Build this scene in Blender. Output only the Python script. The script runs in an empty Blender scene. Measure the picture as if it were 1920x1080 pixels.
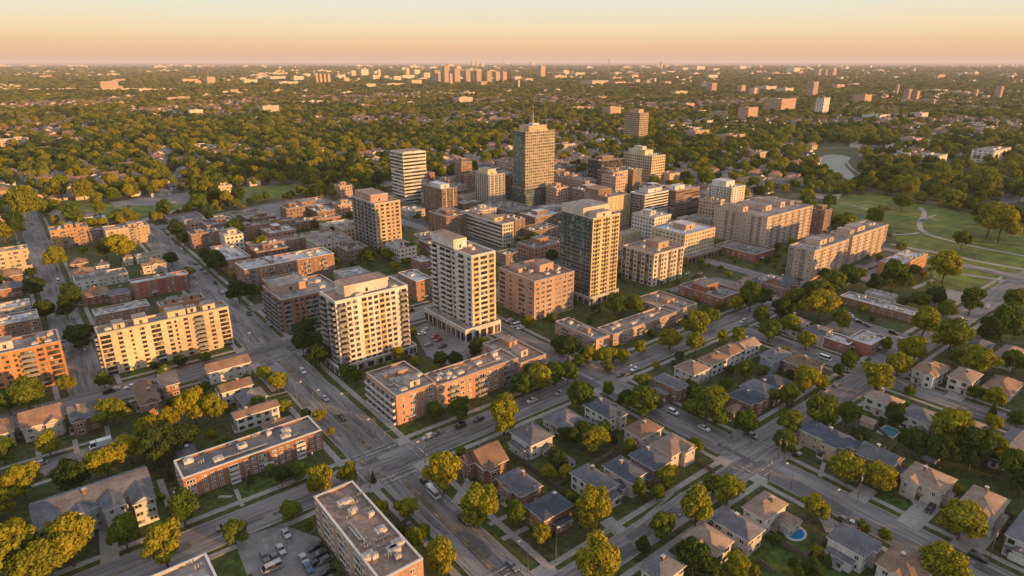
import bpy, bmesh, math, random
import numpy as np
from mathutils import Vector, Matrix

random.seed(7)
rng = np.random.default_rng(11)
R = math.radians
SC = bpy.context.scene
COL = SC.collection


SUNAZ, SUNEL, SUNE, EXPO, HAZE = 156.0, 8.2, 5.0, 0.58, 4.2e-5
DBG = False
# ------------------------------------------------------------------ camera
# world axes follow the street grid: Y runs up the avenue, X runs along the cross streets
H = 130.0
S = H / 120.0
FPX, HOR, VA = 1200.0, 115.0, -50.0
PITCH = math.atan((540 - HOR) / FPX)
AZ = -math.atan((VA - 960) / (FPX / math.cos(PITCH)))       # avenue is this far left of the view
FW = np.array([math.sin(AZ) * math.cos(PITCH), math.cos(AZ) * math.cos(PITCH), -math.sin(PITCH)])
RT = np.array([math.cos(AZ), -math.sin(AZ), 0.0])
UP = np.cross(RT, FW)
CAM = np.array([0, 0, H])

def at(x, y, z=0.0):
    """the point at height z that the photograph shows at pixel x, y"""
    d = FW + RT * (x - 960) / FPX + UP * (540 - y) / FPX
    t = (z - H) / d[2]
    q = CAM + d * t
    return float(q[0]), float(q[1])

def pix(x, y, z=0.0):
    d = np.array([x, y, z]) - CAM
    w = d @ FW
    if w < 1: return None
    return 960 + FPX * (d @ RT) / w, 540 - FPX * (d @ UP) / w

cam_data = bpy.data.cameras.new("camera")
cam = bpy.data.objects.new("camera", cam_data)
COL.objects.link(cam)
cam.location = (0, 0, H)
cam.rotation_euler = (R(90) - PITCH, 0, -AZ)
cam_data.sensor_width = 36
cam_data.lens = 36 * FPX / 1920
cam_data.clip_start = 1
cam_data.clip_end = 300000
SC.camera = cam

# ------------------------------------------------------------------ light
SUN_AZ, SUN_EL = R(SUNAZ), R(SUNEL)       # azimuth clockwise from +Y
sd = bpy.data.lights.new("sun", 'SUN')
sun = bpy.data.objects.new("sun", sd); COL.objects.link(sun)
sd.energy = SUNE; sd.angle = R(0.6); sd.color = (1.0, 0.50, 0.15)
sdir = Vector((math.sin(SUN_AZ) * math.cos(SUN_EL), math.cos(SUN_AZ) * math.cos(SUN_EL), math.sin(SUN_EL)))
sun.rotation_euler = sdir.to_track_quat('Z', 'Y').to_euler()

world = bpy.data.worlds.new("World"); SC.world = world
world.use_nodes = True
nt = world.node_tree; nt.nodes.clear()
def N(t, kind, **kw):
    n = t.nodes.new(kind)
    for k, v in kw.items(): setattr(n, k, v)
    return n
def L(t, a, b): t.links.new(a, b)
wo = N(nt, 'ShaderNodeOutputWorld'); bg = N(nt, 'ShaderNodeBackground')
sky = N(nt, 'ShaderNodeTexSky', sky_type='NISHITA'); sky.sun_disc = False
sky.sun_elevation = SUN_EL; sky.sun_rotation = SUN_AZ
sky.air_density = 1.0; sky.dust_density = 2.0; sky.ozone_density = 1.0
tc = N(nt, 'ShaderNodeTexCoord'); sx = N(nt, 'ShaderNodeSeparateXYZ')
L(nt, tc.outputs['Generated'], sx.inputs[0])
rp = N(nt, 'ShaderNodeValToRGB'); L(nt, sx.outputs['Z'], rp.inputs[0])
els = rp.color_ramp.elements
els[0].position = 0.0; els[0].color = (0.52, 0.335, 0.235, 1)
els[1].position = 1.0; els[1].color = (0.42, 0.46, 0.55, 1)
for p_, c_ in ((0.02, (0.61, 0.39, 0.235)), (0.032, (0.64, 0.455, 0.275)), (0.05, (0.64, 0.53, 0.355)), (0.075, (0.59, 0.555, 0.455)), (0.10, (0.575, 0.57, 0.52)), (0.2, (0.64, 0.63, 0.60)), (0.4, (0.54, 0.56, 0.61))):
    e = els.new(p_); e.color = (*c_, 1)
ml = N(nt, 'ShaderNodeMix', data_type='RGBA', blend_type='MULTIPLY'); ml.inputs[0].default_value = 1
L(nt, sky.outputs[0], ml.inputs[6]); ml.inputs[7].default_value = (.1, .1, .1, 1)
mx = N(nt, 'ShaderNodeMix', data_type='RGBA'); mx.inputs[0].default_value = 0.93
L(nt, ml.outputs[2], mx.inputs[6]); L(nt, rp.outputs[0], mx.inputs[7])
L(nt, mx.outputs[2], bg.inputs[0]); bg.inputs[1].default_value = 1.0
L(nt, bg.outputs[0], wo.inputs[0])
SC.view_settings.view_transform = 'Standard'
SC.view_settings.look = 'None'
SC.view_settings.exposure = EXPO
SC.view_settings.gamma = 1
SC.cycles.max_bounces = 4; SC.cycles.diffuse_bounces = 2; SC.cycles.glossy_bounces = 2
SC.cycles.transparent_max_bounces = 4; SC.cycles.transmission_bounces = 2; SC.cycles.volume_bounces = 0
SC.cycles.sample_clamp_indirect = 4

# ------------------------------------------------------------------ materials
MATS = {}
def mat(name, col, var=0.12, rough=0.85, scale=0.6, big=0.02, col2=None, obj_rand=0.0, spec=0.3, metallic=0.0, coord='Object', aniso=None, hue_noise=0.0):
    """principled surface whose base colour wanders with two sizes of noise"""
    if name in MATS: return MATS[name]
    m = bpy.data.materials.new(name); m.use_nodes = True
    t = m.node_tree; bs = t.nodes['Principled BSDF']
    bs.inputs['Roughness'].default_value = rough; bs.inputs['Metallic'].default_value = metallic
    bs.inputs['Specular IOR Level'].default_value = spec
    tc = N(t, 'ShaderNodeTexCoord')
    src = tc.outputs['Object'] if coord == 'Object' else N(t, 'ShaderNodeNewGeometry').outputs['Position']
    if aniso:
        mp = N(t, 'ShaderNodeMapping'); mp.inputs['Scale'].default_value = aniso
        L(t, src, mp.inputs[0]); src = mp.outputs[0]
    n1 = N(t, 'ShaderNodeTexNoise'); n1.inputs['Scale'].default_value = scale; n1.inputs['Detail'].default_value = 5
    n2 = N(t, 'ShaderNodeTexNoise'); n2.inputs['Scale'].default_value = big; n2.inputs['Detail'].default_value = 3
    L(t, src, n1.inputs[0]); L(t, src, n2.inputs[0])
    c2 = col2 or tuple(c * (1 - 3 * var) for c in col)
    a = N(t, 'ShaderNodeMix', data_type='RGBA')
    mr = N(t, 'ShaderNodeMapRange'); mr.inputs[1].default_value = .35; mr.inputs[2].default_value = .65
    L(t, n2.outputs[0], mr.inputs[0]); L(t, mr.outputs[0], a.inputs[0])
    a.inputs[6].default_value = (*col, 1); a.inputs[7].default_value = (*c2, 1)
    b = N(t, 'ShaderNodeMix', data_type='RGBA', blend_type='MULTIPLY'); b.inputs[0].default_value = 1
    m2 = N(t, 'ShaderNodeMapRange'); m2.inputs[1].default_value = .3; m2.inputs[2].default_value = .7
    m2.inputs[3].default_value = 1 - 2 * var; m2.inputs[4].default_value = 1 + 2 * var
    L(t, n1.outputs[0], m2.inputs[0]); L(t, a.outputs[2], b.inputs[6]); L(t, m2.outputs[0], b.inputs[7])
    out = b.outputs[2]
    if obj_rand:
        oi = N(t, 'ShaderNodeObjectInfo'); m3 = N(t, 'ShaderNodeMapRange')
        m3.inputs[3].default_value = 1 - obj_rand; m3.inputs[4].default_value = 1 + obj_rand
        L(t, oi.outputs['Random'], m3.inputs[0])
        d = N(t, 'ShaderNodeMix', data_type='RGBA', blend_type='MULTIPLY'); d.inputs[0].default_value = 1
        L(t, out, d.inputs[6]); L(t, m3.outputs[0], d.inputs[7]); out = d.outputs[2]
    L(t, out, bs.inputs['Base Color'])
    MATS[name] = m
    return m

def glass_mat(name, col=(.025, .03, .035), curtain=0.35, curtain_col=(.28, .25, .21)):
    """window glass: dark and glossy, some panes with a blind drawn behind them"""
    if name in MATS: return MATS[name]
    m = bpy.data.materials.new(name); m.use_nodes = True
    t = m.node_tree; bs = t.nodes['Principled BSDF']
    bs.inputs['Roughness'].default_value = .08; bs.inputs['IOR'].default_value = 1.5
    oi = N(t, 'ShaderNodeObjectInfo'); g = N(t, 'ShaderNodeNewGeometry')
    ad = N(t, 'ShaderNodeMath', operation='ADD'); L(t, oi.outputs['Random'], ad.inputs[0]); L(t, g.outputs['Random Per Island'], ad.inputs[1])
    fr = N(t, 'ShaderNodeMath', operation='FRACT'); L(t, ad.outputs[0], fr.inputs[0])
    rp = N(t, 'ShaderNodeValToRGB'); L(t, fr.outputs[0], rp.inputs[0])
    e = rp.color_ramp.elements
    e[0].color = (*col, 1); e[1].color = (*curtain_col, 1)
    e[0].position = 1 - curtain; e[1].position = 1.0
    x = e.new(1 - curtain * .5); x.color = tuple(.5 * (a + b) * .6 for a, b in zip(col, curtain_col)) + (1,)
    L(t, rp.outputs[0], bs.inputs['Base Color'])
    MATS[name] = m
    return m

def grid_mat(name, wall, glass, bay, floor, wx=(.2, .8), wz=(.3, .8), rough=.15, mull=None, light=0.25, light_col=(.3, .27, .22)):
    """wall with a repeating grid of panes, for curtain walls and far buildings"""
    if name in MATS: return MATS[name]
    m = bpy.data.materials.new(name); m.use_nodes = True
    t = m.node_tree; bs = t.nodes['Principled BSDF']
    tc = N(t, 'ShaderNodeTexCoord'); sp = N(t, 'ShaderNodeSeparateXYZ'); L(t, tc.outputs['Object'], sp.inputs[0])
    g = N(t, 'ShaderNodeNewGeometry'); 
    tn = N(t, 'ShaderNodeVectorTransform', vector_type='NORMAL', convert_from='WORLD', convert_to='OBJECT'); L(t, g.outputs['True Normal'], tn.inputs[0])
    sn = N(t, 'ShaderNodeSeparateXYZ'); L(t, tn.outputs[0], sn.inputs[0])
    ab = N(t, 'ShaderNodeMath', operation='ABSOLUTE'); L(t, sn.outputs['X'], ab.inputs[0])
    gt = N(t, 'ShaderNodeMath', operation='GREATER_THAN'); L(t, ab.outputs[0], gt.inputs[0]); gt.inputs[1].default_value = .6
    um = N(t, 'ShaderNodeMix', data_type='FLOAT'); L(t, gt.outputs[0], um.inputs[0]); L(t, sp.outputs['X'], um.inputs[2]); L(t, sp.outputs['Y'], um.inputs[3])
    def cell(src, size, lo, hi):
        d = N(t, 'ShaderNodeMath', operation='DIVIDE'); L(t, src, d.inputs[0]); d.inputs[1].default_value = size
        f = N(t, 'ShaderNodeMath', operation='FRACT'); L(t, d.outputs[0], f.inputs[0])
        a = N(t, 'ShaderNodeMath', operation='GREATER_THAN'); L(t, f.outputs[0], a.inputs[0]); a.inputs[1].default_value = lo
        b = N(t, 'ShaderNodeMath', operation='LESS_THAN'); L(t, f.outputs[0], b.inputs[0]); b.inputs[1].default_value = hi
        c = N(t, 'ShaderNodeMath', operation='MULTIPLY'); L(t, a.outputs[0], c.inputs[0]); L(t, b.outputs[0], c.inputs[1])
        fl = N(t, 'ShaderNodeMath', operation='FLOOR'); L(t, d.outputs[0], fl.inputs[0])
        return c.outputs[0], fl.outputs[0]
    cu, fu = cell(um.outputs[0], bay, *wx); cz, fz = cell(sp.outputs['Z'], floor, *wz)
    k = N(t, 'ShaderNodeMath', operation='MULTIPLY'); L(t, cu, k.inputs[0]); L(t, cz, k.inputs[1])
    az = N(t, 'ShaderNodeMath', operation='ABSOLUTE'); L(t, sn.outputs['Z'], az.inputs[0])
    lz = N(t, 'ShaderNodeMath', operation='LESS_THAN'); L(t, az.outputs[0], lz.inputs[0]); lz.inputs[1].default_value = .5
    k2 = N(t, 'ShaderNodeMath', operation='MULTIPLY'); L(t, k.outputs[0], k2.inputs[0]); L(t, lz.outputs[0], k2.inputs[1])
    cv = N(t, 'ShaderNodeCombineXYZ'); L(t, fu, cv.inputs[0]); L(t, fz, cv.inputs[1]); L(t, gt.outputs[0], cv.inputs[2])
    wn = N(t, 'ShaderNodeTexWhiteNoise'); L(t, cv.outputs[0], wn.inputs[0])
    rp = N(t, 'ShaderNodeValToRGB'); L(t, wn.outputs['Value'], rp.inputs[0])
    e = rp.color_ramp.elements; e[0].color = (*glass, 1); e[1].color = (*light_col, 1); e[0].position = 1 - light; e[1].position = 1
    x = e.new(0.0); x.color = tuple(c * .6 for c in glass) + (1,)
    ns = N(t, 'ShaderNodeTexNoise'); ns.inputs['Scale'].default_value = .15; ns.inputs['Detail'].default_value = 6; L(t, tc.outputs['Object'], ns.inputs[0])
    wm = N(t, 'ShaderNodeMix', data_type='RGBA'); L(t, ns.outputs[0], wm.inputs[0]); wm.inputs[6].default_value = tuple(c * .78 for c in wall) + (1,); wm.inputs[7].default_value = tuple(c * 1.2 for c in wall) + (1,)
    fm = N(t, 'ShaderNodeMix', data_type='RGBA'); L(t, k2.outputs[0], fm.inputs[0]); L(t, wm.outputs[2], fm.inputs[6]); L(t, rp.outputs[0], fm.inputs[7])
    L(t, fm.outputs[2], bs.inputs['Base Color'])
    rm = N(t, 'ShaderNodeMapRange'); L(t, k2.outputs[0], rm.inputs[0]); rm.inputs[3].default_value = .8; rm.inputs[4].default_value = rough
    L(t, rm.outputs[0], bs.inputs['Roughness'])
    MATS[name] = m
    return m

WALL = dict(
    cream=(.60, .48, .32), orange=(.52, .25, .10), brick=(.32, .165, .105), terra=(.43, .245, .16), darkbrick=(.20, .115, .085), brown=(.21, .145, .11),
    pink=(.42, .28, .215), rosetan=(.50, .375, .275), white=(.60, .58, .53), pale=(.55, .50, .43), tan=(.46, .37, .27), gold=(.56, .43, .25),
    grey=(.36, .34, .32), siding=(.54, .54, .53), beige=(.52, .46, .38), bluegrey=(.30, .34, .38), concrete=(.42, .39, .35), dark=(.07, .07, .075),
    redbrick=(.30, .12, .08), sand=(.5, .38, .24))
def wmat(k): return mat('wall_' + k, WALL[k], var=.10, scale=1.3, big=.08, aniso=(1, 1, .45))
M = dict(
    gravel=mat('roof_gravel', (.27, .235, .215), var=.2, scale=.5, big=.12, col2=(.16, .145, .14)),
    tanroof=mat('roof_tan', (.30, .20, .15), var=.2, scale=.7, big=.14, col2=(.18, .135, .115)),
    whiteroof=mat('roof_white', (.50, .50, .51), var=.1, scale=.4, big=.1, col2=(.30, .30, .31)),
    darkroof=mat('roof_dark', (.105, .10, .10), var=.14, scale=.5, big=.07, col2=(.17, .16, .155)),
    coping=mat('coping', (.36, .33, .29), var=.05), copedark=mat('coping_dark', (.14, .13, .13), var=.05), copewhite=mat('coping_white', (.55, .53, .49), var=.05),
    unit=mat('roof_unit', (.50, .48, .45), var=.1, rough=.6), pipe=mat('pipe_metal', (.35, .33, .31), rough=.5, metallic=.4),
    glass=glass_mat('window_glass', (.03, .035, .04), .55, (.40, .36, .30)), glassdark=glass_mat('window_glass_dark', (.022, .025, .03), .42, (.32, .28, .24)),
    glassteal=glass_mat('window_glass_teal', (.03, .05, .055), .25, (.14, .17, .17)),
    frame=mat('frame_light', (.5, .47, .42), var=.04), framedark=mat('frame_dark', (.07, .065, .06), var=.04), framewhite=mat('frame_white', (.7, .69, .66), var=.03),
    slab=mat('balcony_slab', (.44, .42, .39), var=.08), rail=mat('balcony_rail', (.20, .20, .20), var=.06, rough=.4), railwhite=mat('balcony_rail_pale', (.55, .53, .50), var=.05),
    shgrey=mat('shingle_grey', (.135, .135, .15), var=.13, scale=2.2, big=.25, obj_rand=.2), shblue=mat('shingle_blue', (.075, .088, .115), var=.13, scale=2.2, big=.25, obj_rand=.2),
    shbrown=mat('shingle_brown', (.245, .155, .105), var=.13, scale=2.2, big=.25, obj_rand=.2), shtan=mat('shingle_tan', (.27, .20, .15), var=.12, scale=2.2, big=.25, obj_rand=.2),
    door=mat('door_paint', (.12, .07, .05), var=.1, obj_rand=.4), garage=mat('garage_paint', (.55, .53, .5), var=.05, obj_rand=.2),
    bark=mat('bark', (.11, .085, .065), var=.15, scale=3), fence=mat('fence_wood', (.22, .17, .13), var=.15, scale=2),
    metal=mat('pole_metal', (.22, .21, .2), rough=.5, metallic=.3), lamphead=mat('lamp_head', (.55, .53, .5), rough=.5), wood=mat('pole_wood', (.17, .125, .09), var=.15),
    tyre=mat('tyre_rubber', (.02, .02, .02), rough=.9), rim=mat('rim', (.4, .4, .4), rough=.35, metallic=.7), light=mat('headlight', (.7, .7, .68), rough=.2),
    orange=mat('signal_amber', (.22, .13, .04)), poolwater=mat('pool_water', (.03, .18, .42), var=.08, rough=.08), pooltile=mat('pool_edge', (.55, .52, .48)), cover=mat('pool_cover', (.06, .22, .24), var=.2, scale=1.5),
)
# ------------------------------------------------------------------ mesh helpers
class MB:
    def __init__(s): s.v = []; s.f = []; s.m = []; s.mats = []
    def mi(s, m):
        if m not in s.mats: s.mats.append(m)
        return s.mats.index(m)
    def face(s, pts, m):
        i = len(s.v); s.v += [tuple(p) for p in pts]; s.f.append(tuple(range(i, i + len(pts)))); s.m.append(s.mi(m))
    def box(s, x0, x1, y0, y1, z0, z1, m, top=None, bottom=False):
        i = len(s.v)
        s.v += [(x0, y0, z0), (x1, y0, z0), (x1, y1, z0), (x0, y1, z0), (x0, y0, z1), (x1, y0, z1), (x1, y1, z1), (x0, y1, z1)]
        k = s.mi(m); kt = s.mi(top) if top else k
        for q in ((0, 1, 5, 4), (1, 2, 6, 5), (2, 3, 7, 6), (3, 0, 4, 7)): s.f.append(tuple(i + a for a in q)); s.m.append(k)
        s.f.append((i + 4, i + 5, i + 6, i + 7)); s.m.append(kt)
        if bottom: s.f.append((i + 3, i + 2, i + 1, i)); s.m.append(k)
    def prism(s, poly, z0, z1, m, top=None):
        """poly anticlockwise seen from above"""
        i = len(s.v); n = len(poly); k = s.mi(m); kt = s.mi(top) if top else k
        s.v += [(p[0], p[1], z0) for p in poly] + [(p[0], p[1], z1) for p in poly]
        for a in range(n):
            b = (a + 1) % n; s.f.append((i + a, i + b, i + n + b, i + n + a)); s.m.append(k)
        s.f.append(tuple(i + n + a for a in range(n))); s.m.append(kt)
    def tube(s, p, q, r0, r1, m, n=6, cap=True):
        p, q = Vector(p), Vector(q); d = (q - p).normalized()
        u = d.orthogonal().normalized(); w = d.cross(u); i = len(s.v); k = s.mi(m)
        for c, r in ((p, r0), (q, r1)):
            for a in range(n):
                t = 2 * math.pi * a / n; s.v.append(tuple(c + (u * math.cos(t) + w * math.sin(t)) * r))
        for a in range(n):
            b = (a + 1) % n; s.f.append((i + a, i + b, i + n + b, i + n + a)); s.m.append(k)
        if cap: s.f.append(tuple(i + n + a for a in range(n))); s.m.append(k)
    def mesh(s, name):
        me = bpy.data.meshes.new(name); me.from_pydata(s.v, [], s.f)
        for m in s.mats: me.materials.append(m)
        me.polygons.foreach_set('material_index', s.m); me.update()
        return me

def ob(name, data, parent=None, loc=(0, 0, 0), rz=0.0):
    if isinstance(data, MB): data = data.mesh(name)
    o = bpy.data.objects.new(name, data); COL.objects.link(o)
    o.location = loc
    if rz: o.rotation_euler = (0, 0, rz)
    if parent: o.parent = parent
    return o
THINGS = []          # every thing with what the labelling below needs
def tag(o, label=None, cat=None, group=None, kind=None):
    if label: o['label'] = label
    if cat: o['category'] = cat
    if group: o['group'] = group
    if kind: o['kind'] = kind
    return o
def root(name, loc, rz=0.0):
    return ob(name, None, None, loc, rz)
def structure(name, mb, label=None, kind='structure'):
    o = ob(name, mb); o['kind'] = kind
    if label: o['label'] = label
    return o

AVOID = []           # (x0, x1, y0, y1) where no scattered tree may stand
POLYS = []           # polygons likewise
def inpoly(x, y, P):
    c = False; j = len(P) - 1
    for i in range(len(P)):
        if (P[i][1] > y) != (P[j][1] > y) and x < (P[j][0] - P[i][0]) * (y - P[i][1]) / (P[j][1] - P[i][1]) + P[i][0]: c = not c
        j = i
    return c
def free(x, y, r=2.0):
    for a in AVOID:
        if a[0] - r < x < a[1] + r and a[2] - r < y < a[3] + r: return False
    return not any(inpoly(x, y, p) for p in POLYS)

# ------------------------------------------------------------------ the setting
G_GRASS = mat('lawn_grass', (.046, .074, .009), var=.3, scale=.5, big=.05, col2=(.048, .050, .014), coord='W')
G_PARK = mat('park_grass', (.105, .140, .014), var=.22, scale=.12, big=.02, col2=(.066, .090, .012), coord='W')
G_ASPH = mat('asphalt', (.20, .184, .176), var=.13, scale=.35, big=.05, col2=(.145, .136, .133), coord='W')
G_ASPHY = mat('asphalt_worn_long', (.21, .193, .184), var=.2, scale=.9, big=.15, col2=(.125, .117, .115), coord='W', aniso=(1, .06, 1))
G_ASPHX = mat('asphalt_worn_across', (.21, .193, .184), var=.2, scale=.9, big=.15, col2=(.125, .117, .115), coord='W', aniso=(.06, 1, 1))
G_ASPH2 = mat('asphalt_patch', (.125, .117, .115), var=.1, scale=.4, big=.05, coord='W')
G_WALK = mat('concrete_walk', (.30, .275, .25), var=.09, scale=.8, big=.05, coord='W')
G_PAINT = mat('road_paint', (.42, .40, .38), var=.2, scale=1.5, big=.3, coord='W')
G_YELLOW = mat('road_paint_yellow', (.27, .19, .10), var=.2, scale=1.5, big=.3, coord='W')
G_TOWN = mat('town_ground', (.125, .115, .108), var=.25, scale=.12, big=.03, col2=(.048, .060, .026), coord='W')
G_BASE = mat('ground_cover', (.048, .060, .022), var=.25, scale=.02, big=.0016, col2=(.085, .068, .040), coord='W')

def disc(r, z):
    n = 96
    return [(r * math.cos(2 * math.pi * i / n), r * math.sin(2 * math.pi * i / n), z) for i in range(n)]
mb = MB(); rings = [0, 400, 1500, 5000, 16000, 70000]; n = 64
mb.v = [(0, 0, 0)]
for r in rings[1:]: mb.v += [(r * math.cos(2 * math.pi * i / n), r * math.sin(2 * math.pi * i / n), 0) for i in range(n)]
mb.mi(G_BASE)
for i in range(n): mb.f.append((0, 1 + i, 1 + (i + 1) % n)); mb.m.append(0)
for k in range(len(rings) - 2):
    a = 1 + k * n; b = a + n
    for i in range(n): mb.f.append((a + i, b + i, b + (i + 1) % n, a + (i + 1) % n)); mb.m.append(0)
structure('ground', mb)

def sheet(name, rects, m, z):
    mb = MB()
    for x0, x1, y0, y1 in rects: mb.face([(x0 * S, y0 * S, z), (x1 * S, y0 * S, z), (x1 * S, y1 * S, z), (x0 * S, y1 * S, z)], m)
    return structure(name, mb)
def poly_px(name, pts, m, z, avoid=True):
    P = [at(x, y) for x, y in pts]
    a = sum(P[i - 1][0] * P[i][1] - P[i][0] * P[i - 1][1] for i in range(len(P)))
    if a < 0: P.reverse()
    mb = MB(); mb.face([(x, y, z) for x, y in P], m)
    if avoid: POLYS.append(P)
    return structure(name, mb)
def smooth(P, k=2):
    for _ in range(k):
        Q = [P[0]]
        for a, b in zip(P, P[1:]): Q += [(a[0] * .75 + b[0] * .25, a[1] * .75 + b[1] * .25), (a[0] * .25 + b[0] * .75, a[1] * .25 + b[1] * .75)]
        P = Q + [P[-1]]
    return P
def smooth_px(P):
    Q = []
    for a, b in zip(P, P[1:] + P[:1]): Q += [(a[0] * .75 + b[0] * .25, a[1] * .75 + b[1] * .25), (a[0] * .25 + b[0] * .75, a[1] * .25 + b[1] * .75)]
    return Q
def strip_px(name, pts, width, m, z, k=2):
    P = smooth([at(x, y) for x, y in pts], k); mb = MB(); Lf = []; Rt = []
    for i, p in enumerate(P):
        a = P[max(0, i - 1)]; b = P[min(len(P) - 1, i + 1)]
        d = Vector((b[0] - a[0], b[1] - a[1])).normalized(); nx, ny = -d.y, d.x
        Lf.append((p[0] + nx * width / 2, p[1] + ny * width / 2, z)); Rt.append((p[0] - nx * width / 2, p[1] - ny * width / 2, z))
    for i in range(len(P) - 1): mb.face([Rt[i], Rt[i + 1], Lf[i + 1], Lf[i]], m)
    for i in range(0, len(P) - 1): POLYS.append([Rt[i][:2], Rt[i + 1][:2], Lf[i + 1][:2], Lf[i][:2]])
    return structure(name, mb)

sheet('lawn', [(-120, 420, -60, 257), (-120, 232, 257, 560)], G_GRASS, .02)
sheet('town_ground', [(232, 470, 257.1, 620), (420.1, 450, 130, 257)], G_TOWN, .03)

ROADS = [  # name, x0, x1, y0, y1, axis
    ('avenue', 68, 84, 151, 560, 'y'), ('avenue', 70, 82, -60, 151, 'y'), ('left_street', 2, 15.5, 262, 700, 'y'),
    ('cross_street', -90, 408, 154, 165.5, 'x'), ('cross_street_far', -90, 300, 258, 273, 'x'),
    ('side_street', 163, 175.5, -60, 258, 'y'), ('side_street_far', 254, 266, -60, 151, 'y'),
    ('low_street', 82, 175, 84, 92, 'x'), ('low_street', 163, 520, 86.5, 97.5, 'x'), ('back_lane', -90, 12, 219, 229, 'x'), ('north_street', 2, 330, 536, 550, 'x'),
    ('bar_lane', 85, 480, 318, 328, 'x'), ('tower_lane', 236, 246, 273, 536, 'y'), ('slab_lane', 335, 345, 166, 318, 'y'), ('park_side_street', 452, 462, 86, 318, 'y')]
Z = .05
for nm, x0, x1, y0, y1, ax in ROADS:
    AVOID.append((x0 * S - 1, x1 * S + 1, y0 * S - 1, y1 * S + 1))
    mb = MB(); mb.face([(x0 * S, y0 * S, Z), (x1 * S, y0 * S, Z), (x1 * S, y1 * S, Z), (x0 * S, y1 * S, Z)], G_ASPHY if ax == 'y' else G_ASPHX)
    o = structure('road', mb, {'avenue': 'grey asphalt avenue with a yellow centre line'}.get(nm))
    Z += .012
# paint: centre lines, crosswalks and stop lines; a patch of fresh asphalt on the crossing
def paint(rects, m, z=.315):
    mb = MB()
    for x0, x1, y0, y1 in rects: mb.face([(x0 * S, y0 * S, z), (x1 * S, y0 * S, z), (x1 * S, y1 * S, z), (x0 * S, y1 * S, z)], m)
    structure('road_marking', mb)
paint([(75.0, 75.45, y, y2) for y, y2 in ((-40, 84), (102, 148), (170, 255), (276, 314), (332, 520))]
      + [(75.9, 76.3, y, y2) for y, y2 in ((-40, 84), (102, 148), (170, 255))], G_YELLOW)
paint([(x, x2, 159.5, 159.9) for x, x2 in ((-60, 63), (90, 160), (180, 300))], G_YELLOW, .318)
cw = []
for y in (150.2, 152.3): cw.append((70.5, 81.5, y, y + .4))
for y in (166.6, 168.8): cw.append((68.5, 83.5, y, y + .4))
for x in (64.2, 66.4, 85.6, 88): cw.append((x, x + .4, 154.8, 165))
for y in (254.5, 257, 274, 276.6): cw.append((67.5, 84.5, y, y + .4))
for x in (87, 89.5): cw.append((x, x + .4, 258.5, 272.5))
for y in (81.5, 83.6, 99, 101.2): cw += [(163.5, 175, y, y + .35), (70.5, 81.5, y, y + .35)]
for x in (160, 178): cw += [(x, x + .35, 87 if x > 170 else 84.5, 97 if x > 170 else 91.5), (x + 1.8, x + 2.15, 87 if x > 170 else 84.5, 97 if x > 170 else 91.5)]
cw += [(70.6, 70.75, y, y + 3) for y in range(-30, 140, 9)] + [(80.4, 80.55, y, y + 3) for y in range(-30, 140, 9)]
cw += [(80.4, 80.55, y, y + 3) for y in range(175, 250, 9)] + [(70.4, 70.55, y, y + 3) for y in range(280, 500, 10)]
paint(cw, G_PAINT, .32)
mb = MB()
ZP = .2
for _ in range(170):
    ZP += .0006; nm, x0, x1, y0, y1, ax = random.choice(ROADS[:8])
    w, h = random.uniform(1, 3), random.uniform(3, 14)
    if ax == 'y': x, y, a, b = random.uniform(x0 + .5, x1 - w - .5), random.uniform(max(y0, 0), y1 - h), w, h
    else: x, y, a, b = random.uniform(max(x0, -40), x1 - h), random.uniform(y0 + .5, y1 - w - .5), h, w
    mb.face([(x * S, y * S, ZP), ((x + a) * S, y * S, ZP), ((x + a) * S, (y + b) * S, ZP), (x * S, (y + b) * S, ZP)], G_ASPH2)
for _ in range(60):
    nm, x0, x1, y0, y1, ax = random.choice(ROADS[:9])
    x, y = (random.uniform(x0 + 2, x1 - 2), random.uniform(max(y0, 0), y1)) if ax == 'y' else (random.uniform(max(x0, -40), x1), random.uniform(y0 + 2, y1 - 2))
    mb.face([(x * S + .45 * math.cos(a * .785), y * S + .45 * math.sin(a * .785), .306) for a in range(8)], M['pipe'])
structure('road_patch', mb)

# pavements with a real kerb step; broken where a road crosses
def walk(axis, c, lo, hi, w=1.9, gaps=()):
    mb = MB(); cuts = sorted(gaps); segs = []; a = lo
    for g0, g1 in cuts:
        if g0 > a: segs.append((a, g0))
        a = max(a, g1)
    if a < hi: segs.append((a, hi))
    segs = [(max(p, lo), min(q, hi)) for p, q in segs if min(q, hi) - max(p, lo) > .3]
    for s0, s1 in segs:
        b = (c - w / 2, c + w / 2, s0, s1) if axis == 'y' else (s0, s1, c - w / 2, c + w / 2)
        mb.box(b[0] * S, b[1] * S, b[2] * S, b[3] * S, -.06, .15 if axis == 'y' else .162, G_WALK)
        AVOID.append((b[0] * S, b[1] * S, b[2] * S, b[3] * S))
    structure('pavement', mb)
def kerb(axis, c, lo, hi, gaps=()):
    walk(axis, c, lo, hi, .35, gaps)
gx = [(154, 165.5), (258, 273), (84, 92), (318, 328), (219, 229)]
for c, y0, y1 in ((64.6, 152, 530), (87.6, 152, 530), (67.2, -60, 152), (87, -60, 152)): walk('y', c, y0, y1, 2.0, [g for g in gx if not (c < 70 and g[0] in (84, 318)) and not (c > 80 and g[0] == 219)])
for c, y0, y1 in ((67.8, 165, 530), (84.2, 165, 530), (69.8, -60, 154), (82.2, -60, 154)): kerb('y', c, y0, y1, gx)
for c in (-1.5, 19): walk('y', c, 262, 640, 1.8, [(258, 273), (536, 550)])
gy = [(68, 84), (163, 175.5), (254, 266), (335, 345)]
for c in (151.2, 169.0): walk('x', c, -90, 400, 1.9, [g for g in gy if not (c > 160 and g[0] == 254) and not (c < 150 and g[0] == 335)])
for c in (153.8, 165.7): kerb('x', c, -90, 400, gy)
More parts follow.
